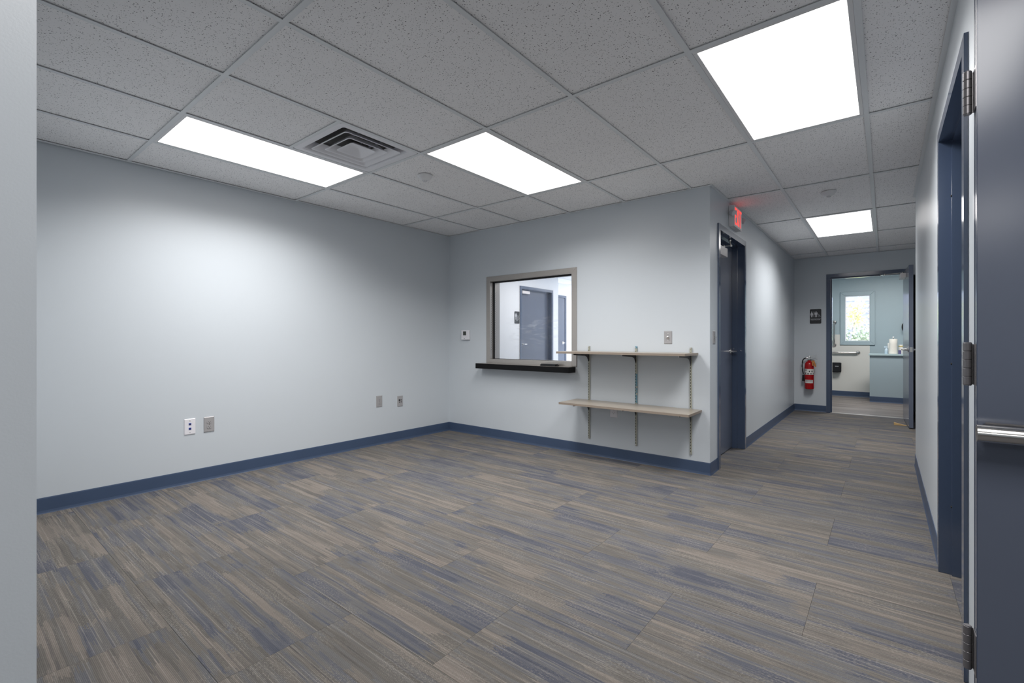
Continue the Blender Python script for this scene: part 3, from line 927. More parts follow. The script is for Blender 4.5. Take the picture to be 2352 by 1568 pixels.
def switch(label, loc, rz, knob):
    t = thing('light_switch', label, 'switch', loc, rz, 'light switches')
    plate_base(t, M['plate'], 0.071, 0.113)
    screws(t, (-0.030, 0.030), M['chrome'])
    bm = bm_new()
    if knob:
        lathe(bm, [(0.012, -.005), (0.0115, -.008), (0.0075, -.010), (0.0068, -.020), (0.0062, -.026), (0.003, -.028)], seg=20, axis='Y')
    else:
        box(bm, -.0065, -.008, -.013, .0065, -.005, .013)
        prism(bm, [(-.0035, -.004), (.0035, -.004), (.0035, .006), (-.0035, .006)], -.022, -.008)
    obj('toggle', bm, M['chrome'], t, smooth=True)
switch('metal key switch plate above the right end of upper shelf', (-1.502, YB, 1.155), 0, True)
switch('metal toggle switch plate at outer corner beside the first blue door', (XC, 4.160, 1.155), PI / 2, False)

t = thing('thermostat', 'square white thermostat left of the pass window', 'thermostat', (-3.985, YB, 1.192))
bm = bm_new(); bbox(bm, -0.064, -0.026, -0.058, 0.064, -0.006, 0.058, r=0.004)
obj('body', bm, M['outwhite'], t)
boxes('back_plate', [(-0.058, -0.006, -0.064, 0.062, -0.0005, 0.052)], M['lamphead'], t)
boxes('screen', [(-0.034, -0.0266, -0.006, 0.018, -0.0262, 0.042)], M['lcd'], t)
boxes('button', [(-0.034, -0.0275, -0.028, -0.016, -0.0262, -0.020)], M['white'], t)
boxes('button', [(0.000, -0.0275, -0.028, 0.018, -0.0262, -0.020)], M['white'], t)
boxes('badge', [(-0.020, -0.0266, -0.047, -0.004, -0.0262, -0.041)], M['ink'], t)
bm = bm_new()
for k in range(5): box(bm, -0.0646, -0.020, -0.004 + k * .009, -0.062, -0.010, 0.000 + k * .009)
obj('vent_slots', bm, M['lamphead'], t)

# ------------------------------------------------------------------ doors
def frame_local(t, w, h, depth, fw=0.050, pr=0.012, stop_y=None, m=None):
    """hollow metal frame, local: opening x 0..w, wall face at y=0, room towards -Y, wall depth towards +Y"""
    m = m or M['blue']
    mf_ = {'T': [(0, h), (w, h), (w + fw, h + fw), (-fw, h + fw)], 'L': [(0, 0.001), (0, h), (-fw, h + fw), (-fw, 0.001)], 'R': [(w, 0.001), (w + fw, 0.001), (w + fw, h + fw), (w, h)]}
    bm = bm_new()
    for k in 'TLR':
        prism(bm, mf_[k], -pr, -0.0004)
    th = 0.0035
    for q in ((0, -pr, 0.001, th, depth, h), (w - th, -pr, 0.001, w, depth, h), (th, -pr, h - th, w - th, depth, h)):
        box(bm, *q)
    f = obj('door_frame', bm, m, t)
    if stop_y is not None:
        a_, b_ = stop_y; s_ = 0.016
        boxes('door_stop', [(th, a_, .001, th + s_, b_, h - th), (w - th - s_, a_, .001, w - th, b_, h - th), (th + s_, a_, h - th - s_, w - th - s_, b_, h - th)], m, f)
    return f
def lever(parent, x, z, y, d=1, out=-1, m=None):
    """rose on face y, lever pointing along x*d; out=-1: towards -Y"""
    m = m or M['chrome']
    bm = bm_new()
    lathe(bm, [(0.032, y), (0.032, y + out * .006), (0.028, y + out * .010), (0.014, y + out * .012), (0.012, y + out * .040)], seg=24, axis='Y', at=(x, 0, z))
    tube(bm, [(x, y + out * .036, z), (x, y + out * .052, z), (x + d * .012, y + out * .060, z), (x + d * .05, y + out * .061, z), (x + d * .112, y + out * .056, z)], [0.0095, .0095, .0095, .009, .0075], seg=12)
    return obj('lever_handle', bm, m, parent, smooth=True)
def closer(parent, x0, x1, z0, z1, y, out=-1, arm_to=None):
    bm = bm_new(); bbox(bm, x0, y, z0, x1, y + out * 0.058, z1, r=0.004)
    c_ = obj('door_closer', bm, M['closer'], parent)
    if arm_to:
        bm = bm_new()
        for (p, q) in zip(arm_to, arm_to[1:]):
            tube(bm, [p, q], 0.006, seg=8)
        for p in arm_to:
            lathe(bm, [(0.011, p[2] - .012), (0.012, p[2]), (0.008, p[2] + .012)], seg=12, at=(p[0], p[1], 0))
        obj('closer_arm', bm, M['chrome'], c_, smooth=True)
    return c_

# door 1: closed door in the corridor wall  (local X -> +Y, local -Y -> +X)
d1 = thing('door_1', 'closed slate blue door in corridor wall under the exit sign', 'door', (XC, D1a, 0), PI / 2, kind='structure')
W1 = D1b - D1a
frame_local(d1, W1, DH, WT, stop_y=(0.062, 0.110))
bm = bm_new(); bbox(bm, 0.005, 0.1115, 0.008, W1 - .005, 0.1560, DH - .006, r=0.0015, seg=1)
lf = obj('door_leaf', bm, M['blue_door'], d1)
lever(lf, W1 - 0.07, 1.012, 0.1115, d=-1)
closer(lf, 0.14, 0.50, 1.935, 2.020, 0.1115, arm_to=[(0.42, 0.072, 2.034), (0.52, 0.03, 2.050), (0.44, 0.020, 2.088)])
bm = bm_new(); box(bm, W1 - 0.005, 0.112, 0.95, W1 - 0.0036, 0.150, 1.07)
obj('strike_plate', bm, M['chrome'], d1)

# right wall cased opening (no leaf in it)
d2 = thing('door_2', 'slate blue steel door frame in the right wall', 'door frame', (XR, R1, 0), -PI / 2, kind='structure')
W2 = R1 - R0
frame_local(d2, W2, DH, 0.15, stop_y=(0.036, 0.110))
for z in (0.33, 1.02, 1.83):
    bm = bm_new(); lathe(bm, [(0.005, 0.036), (0.005, 0.033), (0.003, 0.031)], seg=10, axis='Y', at=(0.012, 0, z))
    obj('silencer', bm, M['rubber'], d2, smooth=True)

# restroom doorway and open leaf
d3 = thing('door_3', 'open slate blue restroom door and frame at end of corridor', 'door', (FX0, YF, 0), 0, kind='structure')
W3 = FX1 - FX0
frame_local(d3, W3, 2.095, 0.11, stop_y=(0.05, 0.10))
hp = bpy.data.objects.new('door_leaf', None)
bm = bm_new(); bbox(bm, -0.046, -0.905, 0.010, -0.001, 0.0, 2.086, r=0.0015, seg=1)
ob = obj('door_leaf', bm, M['blue_door'], d3, loc=(W3 + 0.0, -0.008, 0))
ob.rotation_euler = (0, 0, math.radians(2.2))
bpy.data.objects.remove(hp)
def lever_x(parent, x, y, z, out, d):
    bm = bm_new()
    lathe(bm, [(0.032, x), (0.032, x + out * .006), (0.027, x + out * .010), (0.014, x + out * .012), (0.012, x + out * .040)], seg=24, axis='X', at=(0, y, z))
    tube(bm, [(x + out * .036, y, z), (x + out * .052, y, z), (x + out * .060, y + d * .012, z), (x + out * .061, y + d * .05, z), (x + out * .056, y + d * .112, z)], [0.0095, .0095, .0095, .009, .0075], seg=12)
    return obj('lever_handle', bm, M['chrome'], parent, smooth=True)
lever_x(ob, -0.046, -0.845, 1.006, -1, 1); lever_x(ob, -0.001, -0.845, 1.006, 1, 1)
boxes('latch_plate', [(-0.038, -0.9062, 0.975, -0.009, -0.9045, 1.037)], M['chrome'], ob)
bm = bm_new(); bbox(bm, -0.105, -0.52, 1.972, -0.047, -0.22, 2.030, r=0.004)
c3 = obj('door_closer', bm, M['closer'], ob)
bm = bm_new()
P3 = [(-0.075, -0.42, 2.044), (-0.26, -0.20, 2.060), (-0.30, -0.02, 2.072)]
for p, q in zip(P3, P3[1:]): tube(bm, [p, q], 0.006, seg=8)
for p in P3: lathe(bm, [(0.011, p[2] - .014), (0.012, p[2]), (0.007, p[2] + .012)], seg=12, at=(p[0], p[1], 0))
obj('closer_arm', bm, M['chrome'], c3, smooth=True)

# near leaf with exit bar at the right edge
LX, LY = 0.188, 1.690
d4 = thing('door_4', 'large slate blue door with steel exit bar at right edge', 'door', (LX, LY, 0), 0, kind='structure')
bm = bm_new(); bbox(bm, 0, 0, 0.012, 0.91, 0.045, 2.085, r=0.0012, seg=1)
ob = obj('door_leaf', bm, M['blue_door'], d4)
boxes('edge_channel', [(-0.0008, 0.0005, 0.013, 0.0004, 0.0045, 2.084), (-0.0008, 0.0405, 0.013, 0.0004, 0.0445, 2.084)], M['blue'], ob)
for zc in (0.311, 1.072, 1.800):
    h2 = 0.057
    bm = bm_new()
    box(bm, -0.0026, 0.0022, zc - h2 + .002, -0.0006, 0.046, zc + h2 - .004)
    box(bm, -0.0110, 0.0455, zc - h2 + .002, -0.0006, 0.0485, zc + h2 - .004)
    hg = obj('hinge', bm, M['gunmetal'], d4)
    bm = bm_new(); n5 = 5; hh = 2 * h2 / n5
    for k in range(n5):
        z0 = zc - h2 + k * hh
        lathe(bm, [(0.0085, z0 + .0006), (0.0092, z0 + .0014), (0.0092, z0 + hh - .0014), (0.0085, z0 + hh - .0006)], seg=20, at=(-0.0135, 0.046, 0))
    cyl(bm, (-0.0135, 0.046, zc - h2 - .001), (-0.0135, 0.046, zc + h2 + .001), 0.0078, seg=18)
    obj('hinge_knuckle', bm, M['gunmetal'], hg, smooth=True)
bm = bm_new()
bz = 0.9035
cyl(bm, (-0.008, -0.062, bz), (0.86, -0.062, bz), 0.0215, seg=36)
eb = obj('exit_bar', bm, M['chrome'], ob, smooth=True)
bm = bm_new(); bbox(bm, 0.010, -0.042, bz - .019, 0.86, -0.0005, bz + .017, r=0.003)
obj('bar_housing', bm, M['blackp'], eb)
boxes('bar_backplate', [(0.015, -0.002, bz - .023, 0.22, -0.0006, bz + .021)], M['gunmetal'], eb)

# ------------------------------------------------------------------ exit sign
ex = thing('exit_sign', 'lit red EXIT sign with two lamp heads above the first door', 'exit sign', (XC, 4.79, 2.292), PI / 2)
bm = bm_new(); bbox(bm, -0.150, -0.048, -0.098, 0.150, -0.001, 0.098, r=0.004)
obj('housing', bm, M['exitbody'], ex)
bm = bm_new(); bbox(bm, -0.142, -0.0505, -0.090, 0.142, -0.047, 0.090, r=0.002)
obj('face_plate', bm, M['outwhite'], ex)
bm = bm_new()
def letter(x, w, h, bars):
    for (a_, b_, c_, d_) in bars:
        box(bm, x + a_ * w, -0.0515, -h / 2 + b_ * h, x + c_ * w, -0.0503, -h / 2 + d_ * h)
lw, lh = 0.054, 0.160
letter(-0.126, lw, lh, [(0, 0, .3, 1), (.3, 0, 1, .13), (.3, .435, .9, .565), (.3, .87, 1, 1)])
letter(0.024, 0.016, lh, [(0, 0, 1, 1)])
letter(0.060, lw + .006, lh, [(0, .87, 1, 1), (.35, 0, .65, .87)])
for s_ in (1, -1):
    xa = -0.056; xb = xa + lw + .010
    zA, zB = (-lh / 2, lh / 2) if s_ > 0 else (lh / 2, -lh / 2)
    t_ = 0.0185
    prism(bm, [(xa, zA), (xa + t_, zA), (xb, zB), (xb - t_, zB)], -0.0515 - (.0002 if s_ > 0 else 0), -0.0503)
obj('letters', bm, M['exitred'], ex)
boxes('led_slot', [(-0.08, -0.046, 0.0981, 0.12, -0.040, 0.0988)], M['exitglow'], ex)
for s_ in (-1, 1):
    bm = bm_new()
    cyl(bm, (s_ * .150, -0.03, 0.0), (s_ * .172, -0.036, 0.012), 0.008, seg=12)
    c0 = Vector((s_ * .195, -0.045, 0.014)); dr = Vector((s_ * .35, -0.8, -0.45)).normalized()
    cyl(bm, c0 - dr * .024, c0 - dr * .012, 0.015, 0.025, seg=24)
    cyl(bm, c0 - dr * .012, c0 + dr * .018, 0.025, 0.027, seg=24)
    hd = obj('lamp_head', bm, M['lamphead'], ex, smooth=True)
    bm = bm_new(); cyl(bm, c0 + dr * .0182, c0 + dr * .022, 0.024, 0.019, seg=24)
    obj('lamp_lens', bm, M['lamplens'], hd, smooth=True)

# ------------------------------------------------------------------ restroom signs
def roundrect(w, h, r, n=5):
    pts = []
    for (sx, sy, a0) in ((1, 1, 0), (-1, 1, PI / 2), (-1, -1, PI), (1, -1, 1.5 * PI)):
        for k in range(n):
            an = a0 + k / (n - 1) * PI / 2
            pts.append((sx * (w / 2 - r) + r * math.cos(an), sy * (h / 2 - r) + r * math.sin(an)))
    return pts
def person_icon(bm, x, z, h, dress=False):
    u = h
    cyl(bm, (x, -.0046, z + .43 * u), (x, -.0032, z + .43 * u), 0.085 * u, seg=16)
    if dress:
        prism(bm, [(x - .10 * u, z + .31 * u), (x + .10 * u, z + .31 * u), (x + .23 * u, z - .03 * u), (x + .17 * u, z - .06 * u), (x + .19 * u, z - .2 * u), (x - .19 * u, z - .2 * u), (x - .17 * u, z - .06 * u), (x - .23 * u, z - .03 * u)], -.0046, -.0032)
        prism(bm, [(x - .11 * u, z - .2 * u), (x - .02 * u, z - .2 * u), (x - .02 * u, z - .5 * u), (x - .11 * u, z - .5 * u)], -.0046, -.0032)
        prism(bm, [(x + .02 * u, z - .2 * u), (x + .11 * u, z - .2 * u), (x + .11 * u, z - .5 * u), (x + .02 * u, z - .5 * u)], -.0046, -.0032)
    else:
        prism(bm, [(x - .22 * u, z + .31 * u), (x + .22 * u, z + .31 * u), (x + .22 * u, z - .08 * u), (x + .13 * u, z - .08 * u), (x + .13 * u, z + .02 * u), (x + .12 * u, z - .5 * u), (x + .02 * u, z - .5 * u), (x + .02 * u, z - .1 * u), (x - .02 * u, z - .1 * u), (x - .02 * u, z - .5 * u), (x - .12 * u, z - .5 * u), (x - .13 * u, z + .02 * u), (x - .13 * u, z - .08 * u), (x - .22 * u, z - .08 * u)], -.0046, -.0032)
def wheel_icon(bm, x, z, h):
    u = h
    def T(pts, r): tube(bm, [(x + a_ * u, -.0040, z + b_ * u) for a_, b_ in pts], r * u, seg=6)
    cyl(bm, (x - .10 * u, -.0046, z + .44 * u), (x - .10 * u, -.0032, z + .44 * u), .085 * u, seg=14)
    T([(-.10, .32), (-.06, .0), (.22, .0), (.34, -.34), (.44, -.30)], .045)
    T([(-.08, .16), (.18, .16)], .04)
    T([(-.05 + .31 * math.cos(a_), -.14 + .31 * math.sin(a_)) for a_ in [math.radians(q) for q in range(120, 345, 15)]], .04)
sg = thing('restroom_sign', 'black RESTROOM sign with white man, woman and wheelchair symbols', 'sign', (-0.857, YF, 1.499))
bm = bm_new(); prism(bm, roundrect(0.153, 0.229, 0.014), -.0032, -.0005); obj('sign_panel', bm, M['signblack'], sg)
bm = bm_new(); person_icon(bm, -0.050, 0.033, 0.088, True); obj('woman_symbol', bm, M['signwhite'], sg)
bm = bm_new(); person_icon(bm, 0.008, 0.033, 0.088); obj('man_symbol', bm, M['signwhite'], sg)
bm = bm_new(); wheel_icon(bm, 0.048, 0.013, 0.048); obj('wheelchair_symbol', bm, M['signwhite'], sg)
boxes('divider_bar', [(-.0245, -.0046, -.011, -.0175, -.0032, .077)], M['signwhite'], sg)
boxes('rule_line', [(-.0735, -.0042, -.0385, .0735, -.0032, -.0365)], M['signwhite'], sg)
bm = text_bm('RESTROOM', 0.0245, 0.0012); bmesh.ops.translate(bm, verts=list(bm.verts), vec=(0, -.0039, -.053)); obj('lettering', bm, M['signwhite'], sg)
bm = bm_new()
for k in range(9):
    for (a_, b_) in ((0, 0), (0.0024, 0.0024), (0, -0.0024)):
        if (k + int(a_ * 1000)) % 3: cyl(bm, (-.04 + k * .0098 + a_, -.0038, -.078 + b_), (-.04 + k * .0098 + a_, -.0032, -.078 + b_), .0008, seg=6)
obj('braille', bm, M['signblack'], sg)
sg2 = thing('restroom_sign', 'small black restroom sign on white office wall behind glass', 'sign', (OXA, 6.860, 1.548), PI / 2)
bm = bm_new(); prism(bm, roundrect(0.150, 0.229, 0.014), -.0032, -.0005); obj('sign_panel', bm, M['signblack'], sg2)
bm = bm_new(); person_icon(bm, -0.032, 0.025, 0.118); obj('man_symbol', bm, M['signwhite'], sg2)
bm = bm_new(); wheel_icon(bm, 0.034, 0.006, 0.078); obj('wheelchair_symbol', bm, M['signwhite'], sg2)
boxes('rule_line', [(-.068, -.0042, -.0395, .068, -.0032, -.0370)], M['signwhite'], sg2)
bm = text_bm('MEN', 0.0245, 0.0012); bmesh.ops.translate(bm, verts=list(bm.verts), vec=(0, -.0039, -.053)); obj('lettering', bm, M['signwhite'], sg2)

# ------------------------------------------------------------------ fire extinguisher
fx = thing('fire_extinguisher', 'red fire extinguisher hanging on the corridor end wall', 'fire extinguisher', (-0.932, YF - 0.083, 0.357))
bm = bm_new()
lathe(bm, [(0.050, 0.0), (0.060, 0.006), (0.0635, 0.016), (0.0635, 0.375), (0.060, 0.400), (0.048, 0.422), (0.030, 0.436), (0.022, 0.442), (0.022, 0.452)], seg=40)
obj('cylinder', bm, M['red'], fx, smooth=True)
bm = bm_new()
lathe(bm, [(0.021, 0.452), (0.023, 0.456), (0.023, 0.472), (0.017, 0.476), (0.017, 0.500), (0.012, 0.512), (0.010, 0.520)], seg=20)
tube(bm, [(0, 0, 0.488), (-0.035, -.004, 0.490), (-0.05, -.006, .484)], .009, seg=10)
vh = obj('valve', bm, M['chrome'], fx, smooth=True)
bm = bm_new(); cyl(bm, (0, -.018, .484), (0, -.034, .484), .015, seg=18); obj('gauge', bm, M['chrome'], vh, smooth=True)
bm = bm_new(); t_ = bmesh.new(); box(t_, 0, -.010, -.005, .112, .010, .005); merge(bm, t_, Matrix.Translation((-.012, -.004, .506)) @ Matrix.Rotation(-.26, 4, 'Y'))
obj('top_handle', bm, M['chrome'], fx)
bm = bm_new(); t_ = bmesh.new(); box(t_, 0, -.010, -.005, .100, .010, .005); merge(bm, t_, Matrix.Translation((.006, -.004, .486)) @ Matrix.Rotation(.30, 4, 'Y'))
obj('carry_handle', bm, M['chrome'], fx)
bm = bm_new()
tube(bm, [(-.045, -.006, .486), (-.068, -.008, .478), (-.084, -.010, .455), (-.092, -.012, .42), (-.094, -.012, .36), (-.090, -.012, .30), (-.080, -.012, .235)], .0085, seg=12)
obj('hose', bm, M['rubber'], fx, smooth=True)
bm = bm_new(); cyl(bm, (-.080, -.012, .225), (-.080, -.012, .125), .0125, .017, seg=16); obj('nozzle', bm, M['blackp'], fx, smooth=True)
def wrap(z0, z1, a0, a1, name, m, r=.0641, par=None):
    bm = bm_new(); n = 16; prev = None
    for i in range(n + 1):
        a_ = a0 + (a1 - a0) * i / n
        p = (bm.verts.new((r * math.cos(a_), r * math.sin(a_), z0)), bm.verts.new((r * math.cos(a_), r * math.sin(a_), z1)))
        if prev: bm.faces.new((prev[0], p[0], p[1], prev[1]))
        prev = p
    return obj(name, bm, m, par or fx, smooth=True)
lb1 = wrap(.228, .318, -2.75, -.25, 'instruction_label', M['label'])
lb2 = wrap(.098, .150, -2.45, -.62, 'inspection_label', M['label'])
for (z, a0, a1) in ((.300, -2.6, -1.9), (.286, -2.6, -2.0), (.262, -2.6, -2.1)): wrap(z, z + .006, a0, a1, 'print', M['ink'], .0646, lb1)
for a_ in (-2.45, -1.85, -1.25, -.65): wrap(.236, .252, a_, a_ + .28, 'print', M['ink'], .0646, lb1)
for a_ in (-1.55, -1.0): wrap(.272, .292, a_, a_ + .25, 'print', M['ink'], .0646, lb1)
wrap(.132, .138, -2.3, -.8, 'print', M['ink'], .0646, lb2); wrap(.118, .122, -2.2, -.9, 'print', M['ink'], .0646, lb2)
bm = bm_new(); t_ = bmesh.new(); box(t_, -.011, -.0006, -.100, .011, .0006, 0); merge(bm, t_, Matrix.Translation((.060, -.050, .452)) @ Matrix.Rotation(-.30, 4, 'Y'))
t_ = bmesh.new(); box(t_, -.009, -.0006, -.080, .009, .0006, 0); merge(bm, t_, Matrix.Translation((.046, -.058, .450)) @ Matrix.Rotation(-.10, 4, 'Y'))
obj('inspection_tag', bm, M['tag'], fx)
boxes('wall_bracket', [(-.020, .0645, .30, .020, .0825, .46), (-.012, .022, .438, .012, .0825, .448)], M['gunmetal'], fx)

# ------------------------------------------------------------------ restroom
tag(boxes('ceiling_restroom', [(-1.31, 8.77, 2.44, 1.6, 11.4, 2.47)], M['white']), 'white restroom ceiling', 'ceiling', **S)
t = thing('ceiling_light', 'recessed restroom ceiling light above the hidden end', 'ceiling light', (0.1, 9.75, 2.4398))
boxes('frame', [(-.62, -.32, -.010, .62, -.29, 0), (-.62, .29, -.010, .62, .32, 0), (-.62, -.29, -.010, -.59, .29, 0), (.59, -.29, -.010, .62, .29, 0)], M['white'], t)
bm = bm_new(); bm.faces.new([bm.verts.new(p) for p in ((-.59, -.29, -.006), (-.59, .29, -.006), (.59, .29, -.006), (.59, -.29, -.006))])
d = obj('diffuser', bm, M['lens_rest'], t)
if d.data.polygons[0].normal.z > 0: d.data.flip_normals()
tag(boxes('wall_panel_restroom', [(-1.305, 11.392, 0.0, -0.700, 11.3995, 1.236), (-0.700, 11.392, 0.0, -0.232, 11.3995, 1.030)], M['frp']), 'white waterproof panel on the lower restroom wall', 'wall panel', **S)
w2 = thing('window_2', 'small teal framed restroom window with bright yellow foliage outside', 'window', (0, 11.4, 0), kind='structure')
bm = bm_new(); a0, a1, c0_, c1_ = -0.627, -0.230, 1.105, 2.003; cw = 0.080
for poly in ([(a0, c1_), (a1, c1_), (a1 + cw, c1_ + cw), (a0 - cw, c1_ + cw)], [(a0, c0_), (a0 - cw, c0_ - cw), (a1 + cw, c0_ - cw), (a1, c0_)],
             [(a0, c0_), (a0, c1_), (a0 - cw, c1_ + cw), (a0 - cw, c0_ - cw)], [(a1, c0_), (a1 + cw, c0_ - cw), (a1 + cw, c1_ + cw), (a1, c1_)]):
    prism(bm, poly, -0.026, -0.009)
bmesh.ops.bevel(bm, geom=[e for e in bm.edges if abs(e.verts[0].co.y + .026) < 1e-5 and abs(e.verts[1].co.y + .026) < 1e-5], offset=0.004, segments=1, affect='EDGES')
obj('casing', bm, M['teal_wall'], w2)
boxes('sash', [(a0, -0.009, c0_, a0 + .012, .11, c1_), (a1 - .012, -0.009, c0_, a1, .11, c1_), (a0 + .012, -0.009, c1_ - .012, a1 - .012, .11, c1_), (a0 + .012, -0.009, c0_, a1 - .012, .11, c0_ + .012)], M['trimwhite'], w2)
boxes('glass_pane', [(a0 + .012, .05, c0_ + .012, a1 - .012, .055, c1_ - .012)], M['clearglass'], w2)
hw = tag(boxes('wall_half_restroom', [(-0.218, 10.64, 0.0, 1.6, 10.80, 0.845)], M['toilet_teal']), 'teal half wall beside the restroom window', 'half wall', **S)
tag(boxes('trim_2', [(-0.232, 10.615, 0.845, 1.6, 10.99, 0.875)], M['teal_cap'], bevel=0.004), 'pale teal ledge cap on top of half wall', 'ledge', **S)
baseboard('baseboard_half_wall', [((-0.218, 10.64), (1.6, 10.64))], 'dark blue baseboard of the teal half wall', [(0, -1)])
struct('wall_half_fill', [(-0.218, 10.80, 0.0, 1.6, 10.97, 0.845)], M['toilet_teal'], 'back of the teal half wall', 'half wall')
def grabbar(label, p0, p1):
    t = thing('grab_bar', label, 'grab bar', (0, 0, 0), group='restroom grab bars')
    bm = bm_new(); yw = 11.391
    P, Q = Vector(p0), Vector(p1); dd = (Q - P).normalized()
    pts = [P + Vector((0, yw - P.y - .004, 0)), P + Vector((0, .015, 0)), P + dd * .02 + Vector((0, 0, 0)), Q - dd * .02, Q + Vector((0, .015, 0)), Q + Vector((0, yw - Q.y - .004, 0))]
    tube(bm, pts, 0.016, seg=14)
    obj('rail', bm, M['chrome'], t, smooth=True)
    for R_ in (P, Q):
        bm = bm_new(); lathe(bm, [(0.040, yw - .0005), (0.040, yw - .006), (0.034, yw - .014), (0.018, yw - .018)], seg=28, axis='Y', at=(R_.x, 0, R_.z))
        obj('flange', bm, M['chrome'], t, smooth=True)
grabbar('vertical steel grab bar left of the restroom window', (-0.808, 11.345, 1.02), (-0.808, 11.345, 1.48))
grabbar('horizontal steel grab bar under the restroom window', (-1.20, 11.345, 0.874), (-0.42, 11.345, 0.874))
t = thing('paper_dispenser', 'black tissue dispenser mounted on white restroom panel', 'dispenser', (-0.83, 11.391, 0.578))
bm = bm_new(); prism(bm, roundrect(0.29, 0.19, 0.02), -0.125, -0.0005); bmesh.ops.bevel(bm, geom=[e for e in bm.edges if e.verts[0].co.y < -.12 and e.verts[1].co.y < -.12], offset=.012, segments=3, affect='EDGES')
obj('cover', bm, M['blackp'], t)
boxes('label_strip', [(.045, -.1262, .018, .105, -.1252, .028)], M['lamphead'], t)
boxes('tear_bar', [(-.10, -.110, -.100, .10, -.02, -.0955)], M['blackp'], t)
t = thing('paper_towel_roll', 'upright white paper towel roll on the half wall', 'paper towel', (0.118, 10.70, 0.875))
bm = bm_new(); lathe(bm, [(0.05, .0), (0.064, .002), (0.066, .010), (0.064, .02), (0.060, .10), (0.059, .18), (0.059, .262), (0.057, .268), (0.022, .268), (0.020, .262)], seg=32)
obj('roll', bm, M['paper'], t, smooth=True)
bm = bm_new(); cyl(bm, (0, 0, .262), (0, 0, .285), .006, seg=10); tube(bm, [(0.012 * math.cos(q), 0, .293 + .012 * math.sin(q)) for q in [i * PI / 4 for i in range(9)]], .003, seg=6)
obj('holder_rod', bm, M['chrome'], t, smooth=True)
t = thing('tissue_box', 'white box behind the paper towel roll', 'box', (0.095, 10.85, 0.875))
bm = bm_new(); bbox(bm, -.055, -.05, .10, .055, .05, .195, r=.004); bbox(bm, -.045, -.045, 0, .045, .045, .10, r=.003); obj('carton', bm, M['label'], t)
t = thing('spray_bottle', 'pale blue bottle left of the paper towel roll', 'bottle', (0.022, 10.80, 0.875))
bm = bm_new(); lathe(bm, [(.024, 0), (.026, .004), (.026, .07), (.018, .09), (.009, .098), (.009, .112)], seg=18); obj('body', bm, M['paleblue'], t, smooth=True)
bm = bm_new(); bbox(bm, -.034, -.009, .112, .014, .009, .135, r=.003); obj('nozzle', bm, M['paleblue'], t)
t = thing('jar', 'pale jar with yellow band right of the paper towel roll', 'jar', (0.222, 10.80, 0.875))
bm = bm_new(); lathe(bm, [(.030, 0), (.033, .004), (.033, .16), (.030, .165)], seg=22); obj('body', bm, M['label'], t, smooth=True)
bm = bm_new(); lathe(bm, [(.0335, .130), (.0338, .131), (.0338, .148), (.0335, .149)], seg=22); obj('band', bm, M['yellowlid'], t, smooth=True)
t = thing('small_box', 'small violet box in front of the jar', 'box', (0.205, 10.70, 0.875))
bm = bm_new(); bbox(bm, -.018, -.02, 0, .022, .02, .070, r=.002); obj('carton', bm, M['purple'], t)
t = thing('wall_dispenser', 'black oval dispenser edge beside open restroom door', 'dispenser', (0.318, 11.3995, 1.37))
bm = bm_new(); prism(bm, [(0.072 * math.cos(q * PI / 12), 0.105 * math.sin(q * PI / 12)) for q in range(24)], -0.10, -0.0005); obj('cover', bm, M['blackp'], t)
boxes('spout', [(-.015, -.085, -.118, .015, -.05, -.10)], M['blackp'], t)
# wooden wedge holding the door
bm = bm_new()
A = [(0, 0, 0), (0.13, 0, 0), (0, 0, 0.034)]; 
va = [bm.verts.new(p) for p in A] + [bm.verts.new((0.13, 0, 0.004))]
vb = [bm.verts.new((p.co.x, 0.036, p.co.z)) for p in va]
o4 = [0, 1, 3, 2]
bm.faces.new([va[i] for i in o4]); bm.faces.new([vb[i] for i in o4][::-1])
for i in range(4):
    p, q = o4[i], o4[(i + 1) % 4]
    bm.faces.new((va[p], va[q], vb[q], vb[p]))
tag(obj('door_wedge', bm, M['wood'], loc=(0.096, 7.945, 0.001), rotz=0.10), 'small pale wooden wedge under the restroom door', 'door wedge')

# ------------------------------------------------------------------ office seen through the pass window
oc = tag(boxes('ceiling_office', [(-6.05, YB + WT, 2.44, -1.31, 11.0, 2.47)], M['tile']), 'white tiled ceiling of the office', 'ceiling', **S)
for k in range(8):
    x = -6.02 + k * 0.6096
    boxes('main_tee', [(x - .012, YB + WT, CZ + .012, x + .012, 11.0, CZ + .0182)], M['grid'], oc)
for k in range(6):
    y = 4.55 + k * 1.2192
    boxes('cross_tee', [(-5.9, y - .012, CZ + .012, -1.31, y + .012, CZ + .0182)], M['grid'], oc)
for i, (x, y) in enumerate(((-4.5, 6.9), (-4.5, 9.6), (-2.6, 5.9), (-2.6, 8.6), (-5.25, 10.35))):
    t = thing('ceiling_light', ['office light panel near the window side', 'office light panel at the far end', 'office light panel near the shelf wall', 'office light panel in the middle', 'office light panel seen at top of the pass window'][i], 'ceiling light', (x, y, 2.4335), group='office light panels')
    boxes('frame', [(-.30, -.61, -.014, .30, -.58, 0), (-.30, .58, -.014, .30, .61, 0), (-.30, -.58, -.014, -.27, .58, 0), (.27, -.58, -.014, .30, .58, 0)], M['white'], t)
    bm = bm_new(); bm.faces.new([bm.verts.new(p) for p in ((-.27, -.58, -.008), (-.27, .58, -.008), (.27, .58, -.008), (.27, -.58, -.008))])
    d = obj('diffuser', bm, M['lens_office'], t)
    if d.data.polygons[0].normal.z > 0: d.data.flip_normals()
d5 = thing('door_5', 'blue office door beside black sign, seen through glass', 'door', (OXA, 6.995, 0), PI / 2, kind='structure')
W5 = 1.02
frame_local(d5, W5, DH, 0.12, stop_y=(0.050, 0.075))
bm = bm_new(); bbox(bm, .005, .0755, .008, W5 - .005, .118, DH - .006, r=.0015, seg=1); lf = obj('door_leaf', bm, M['blue_door'], d5)
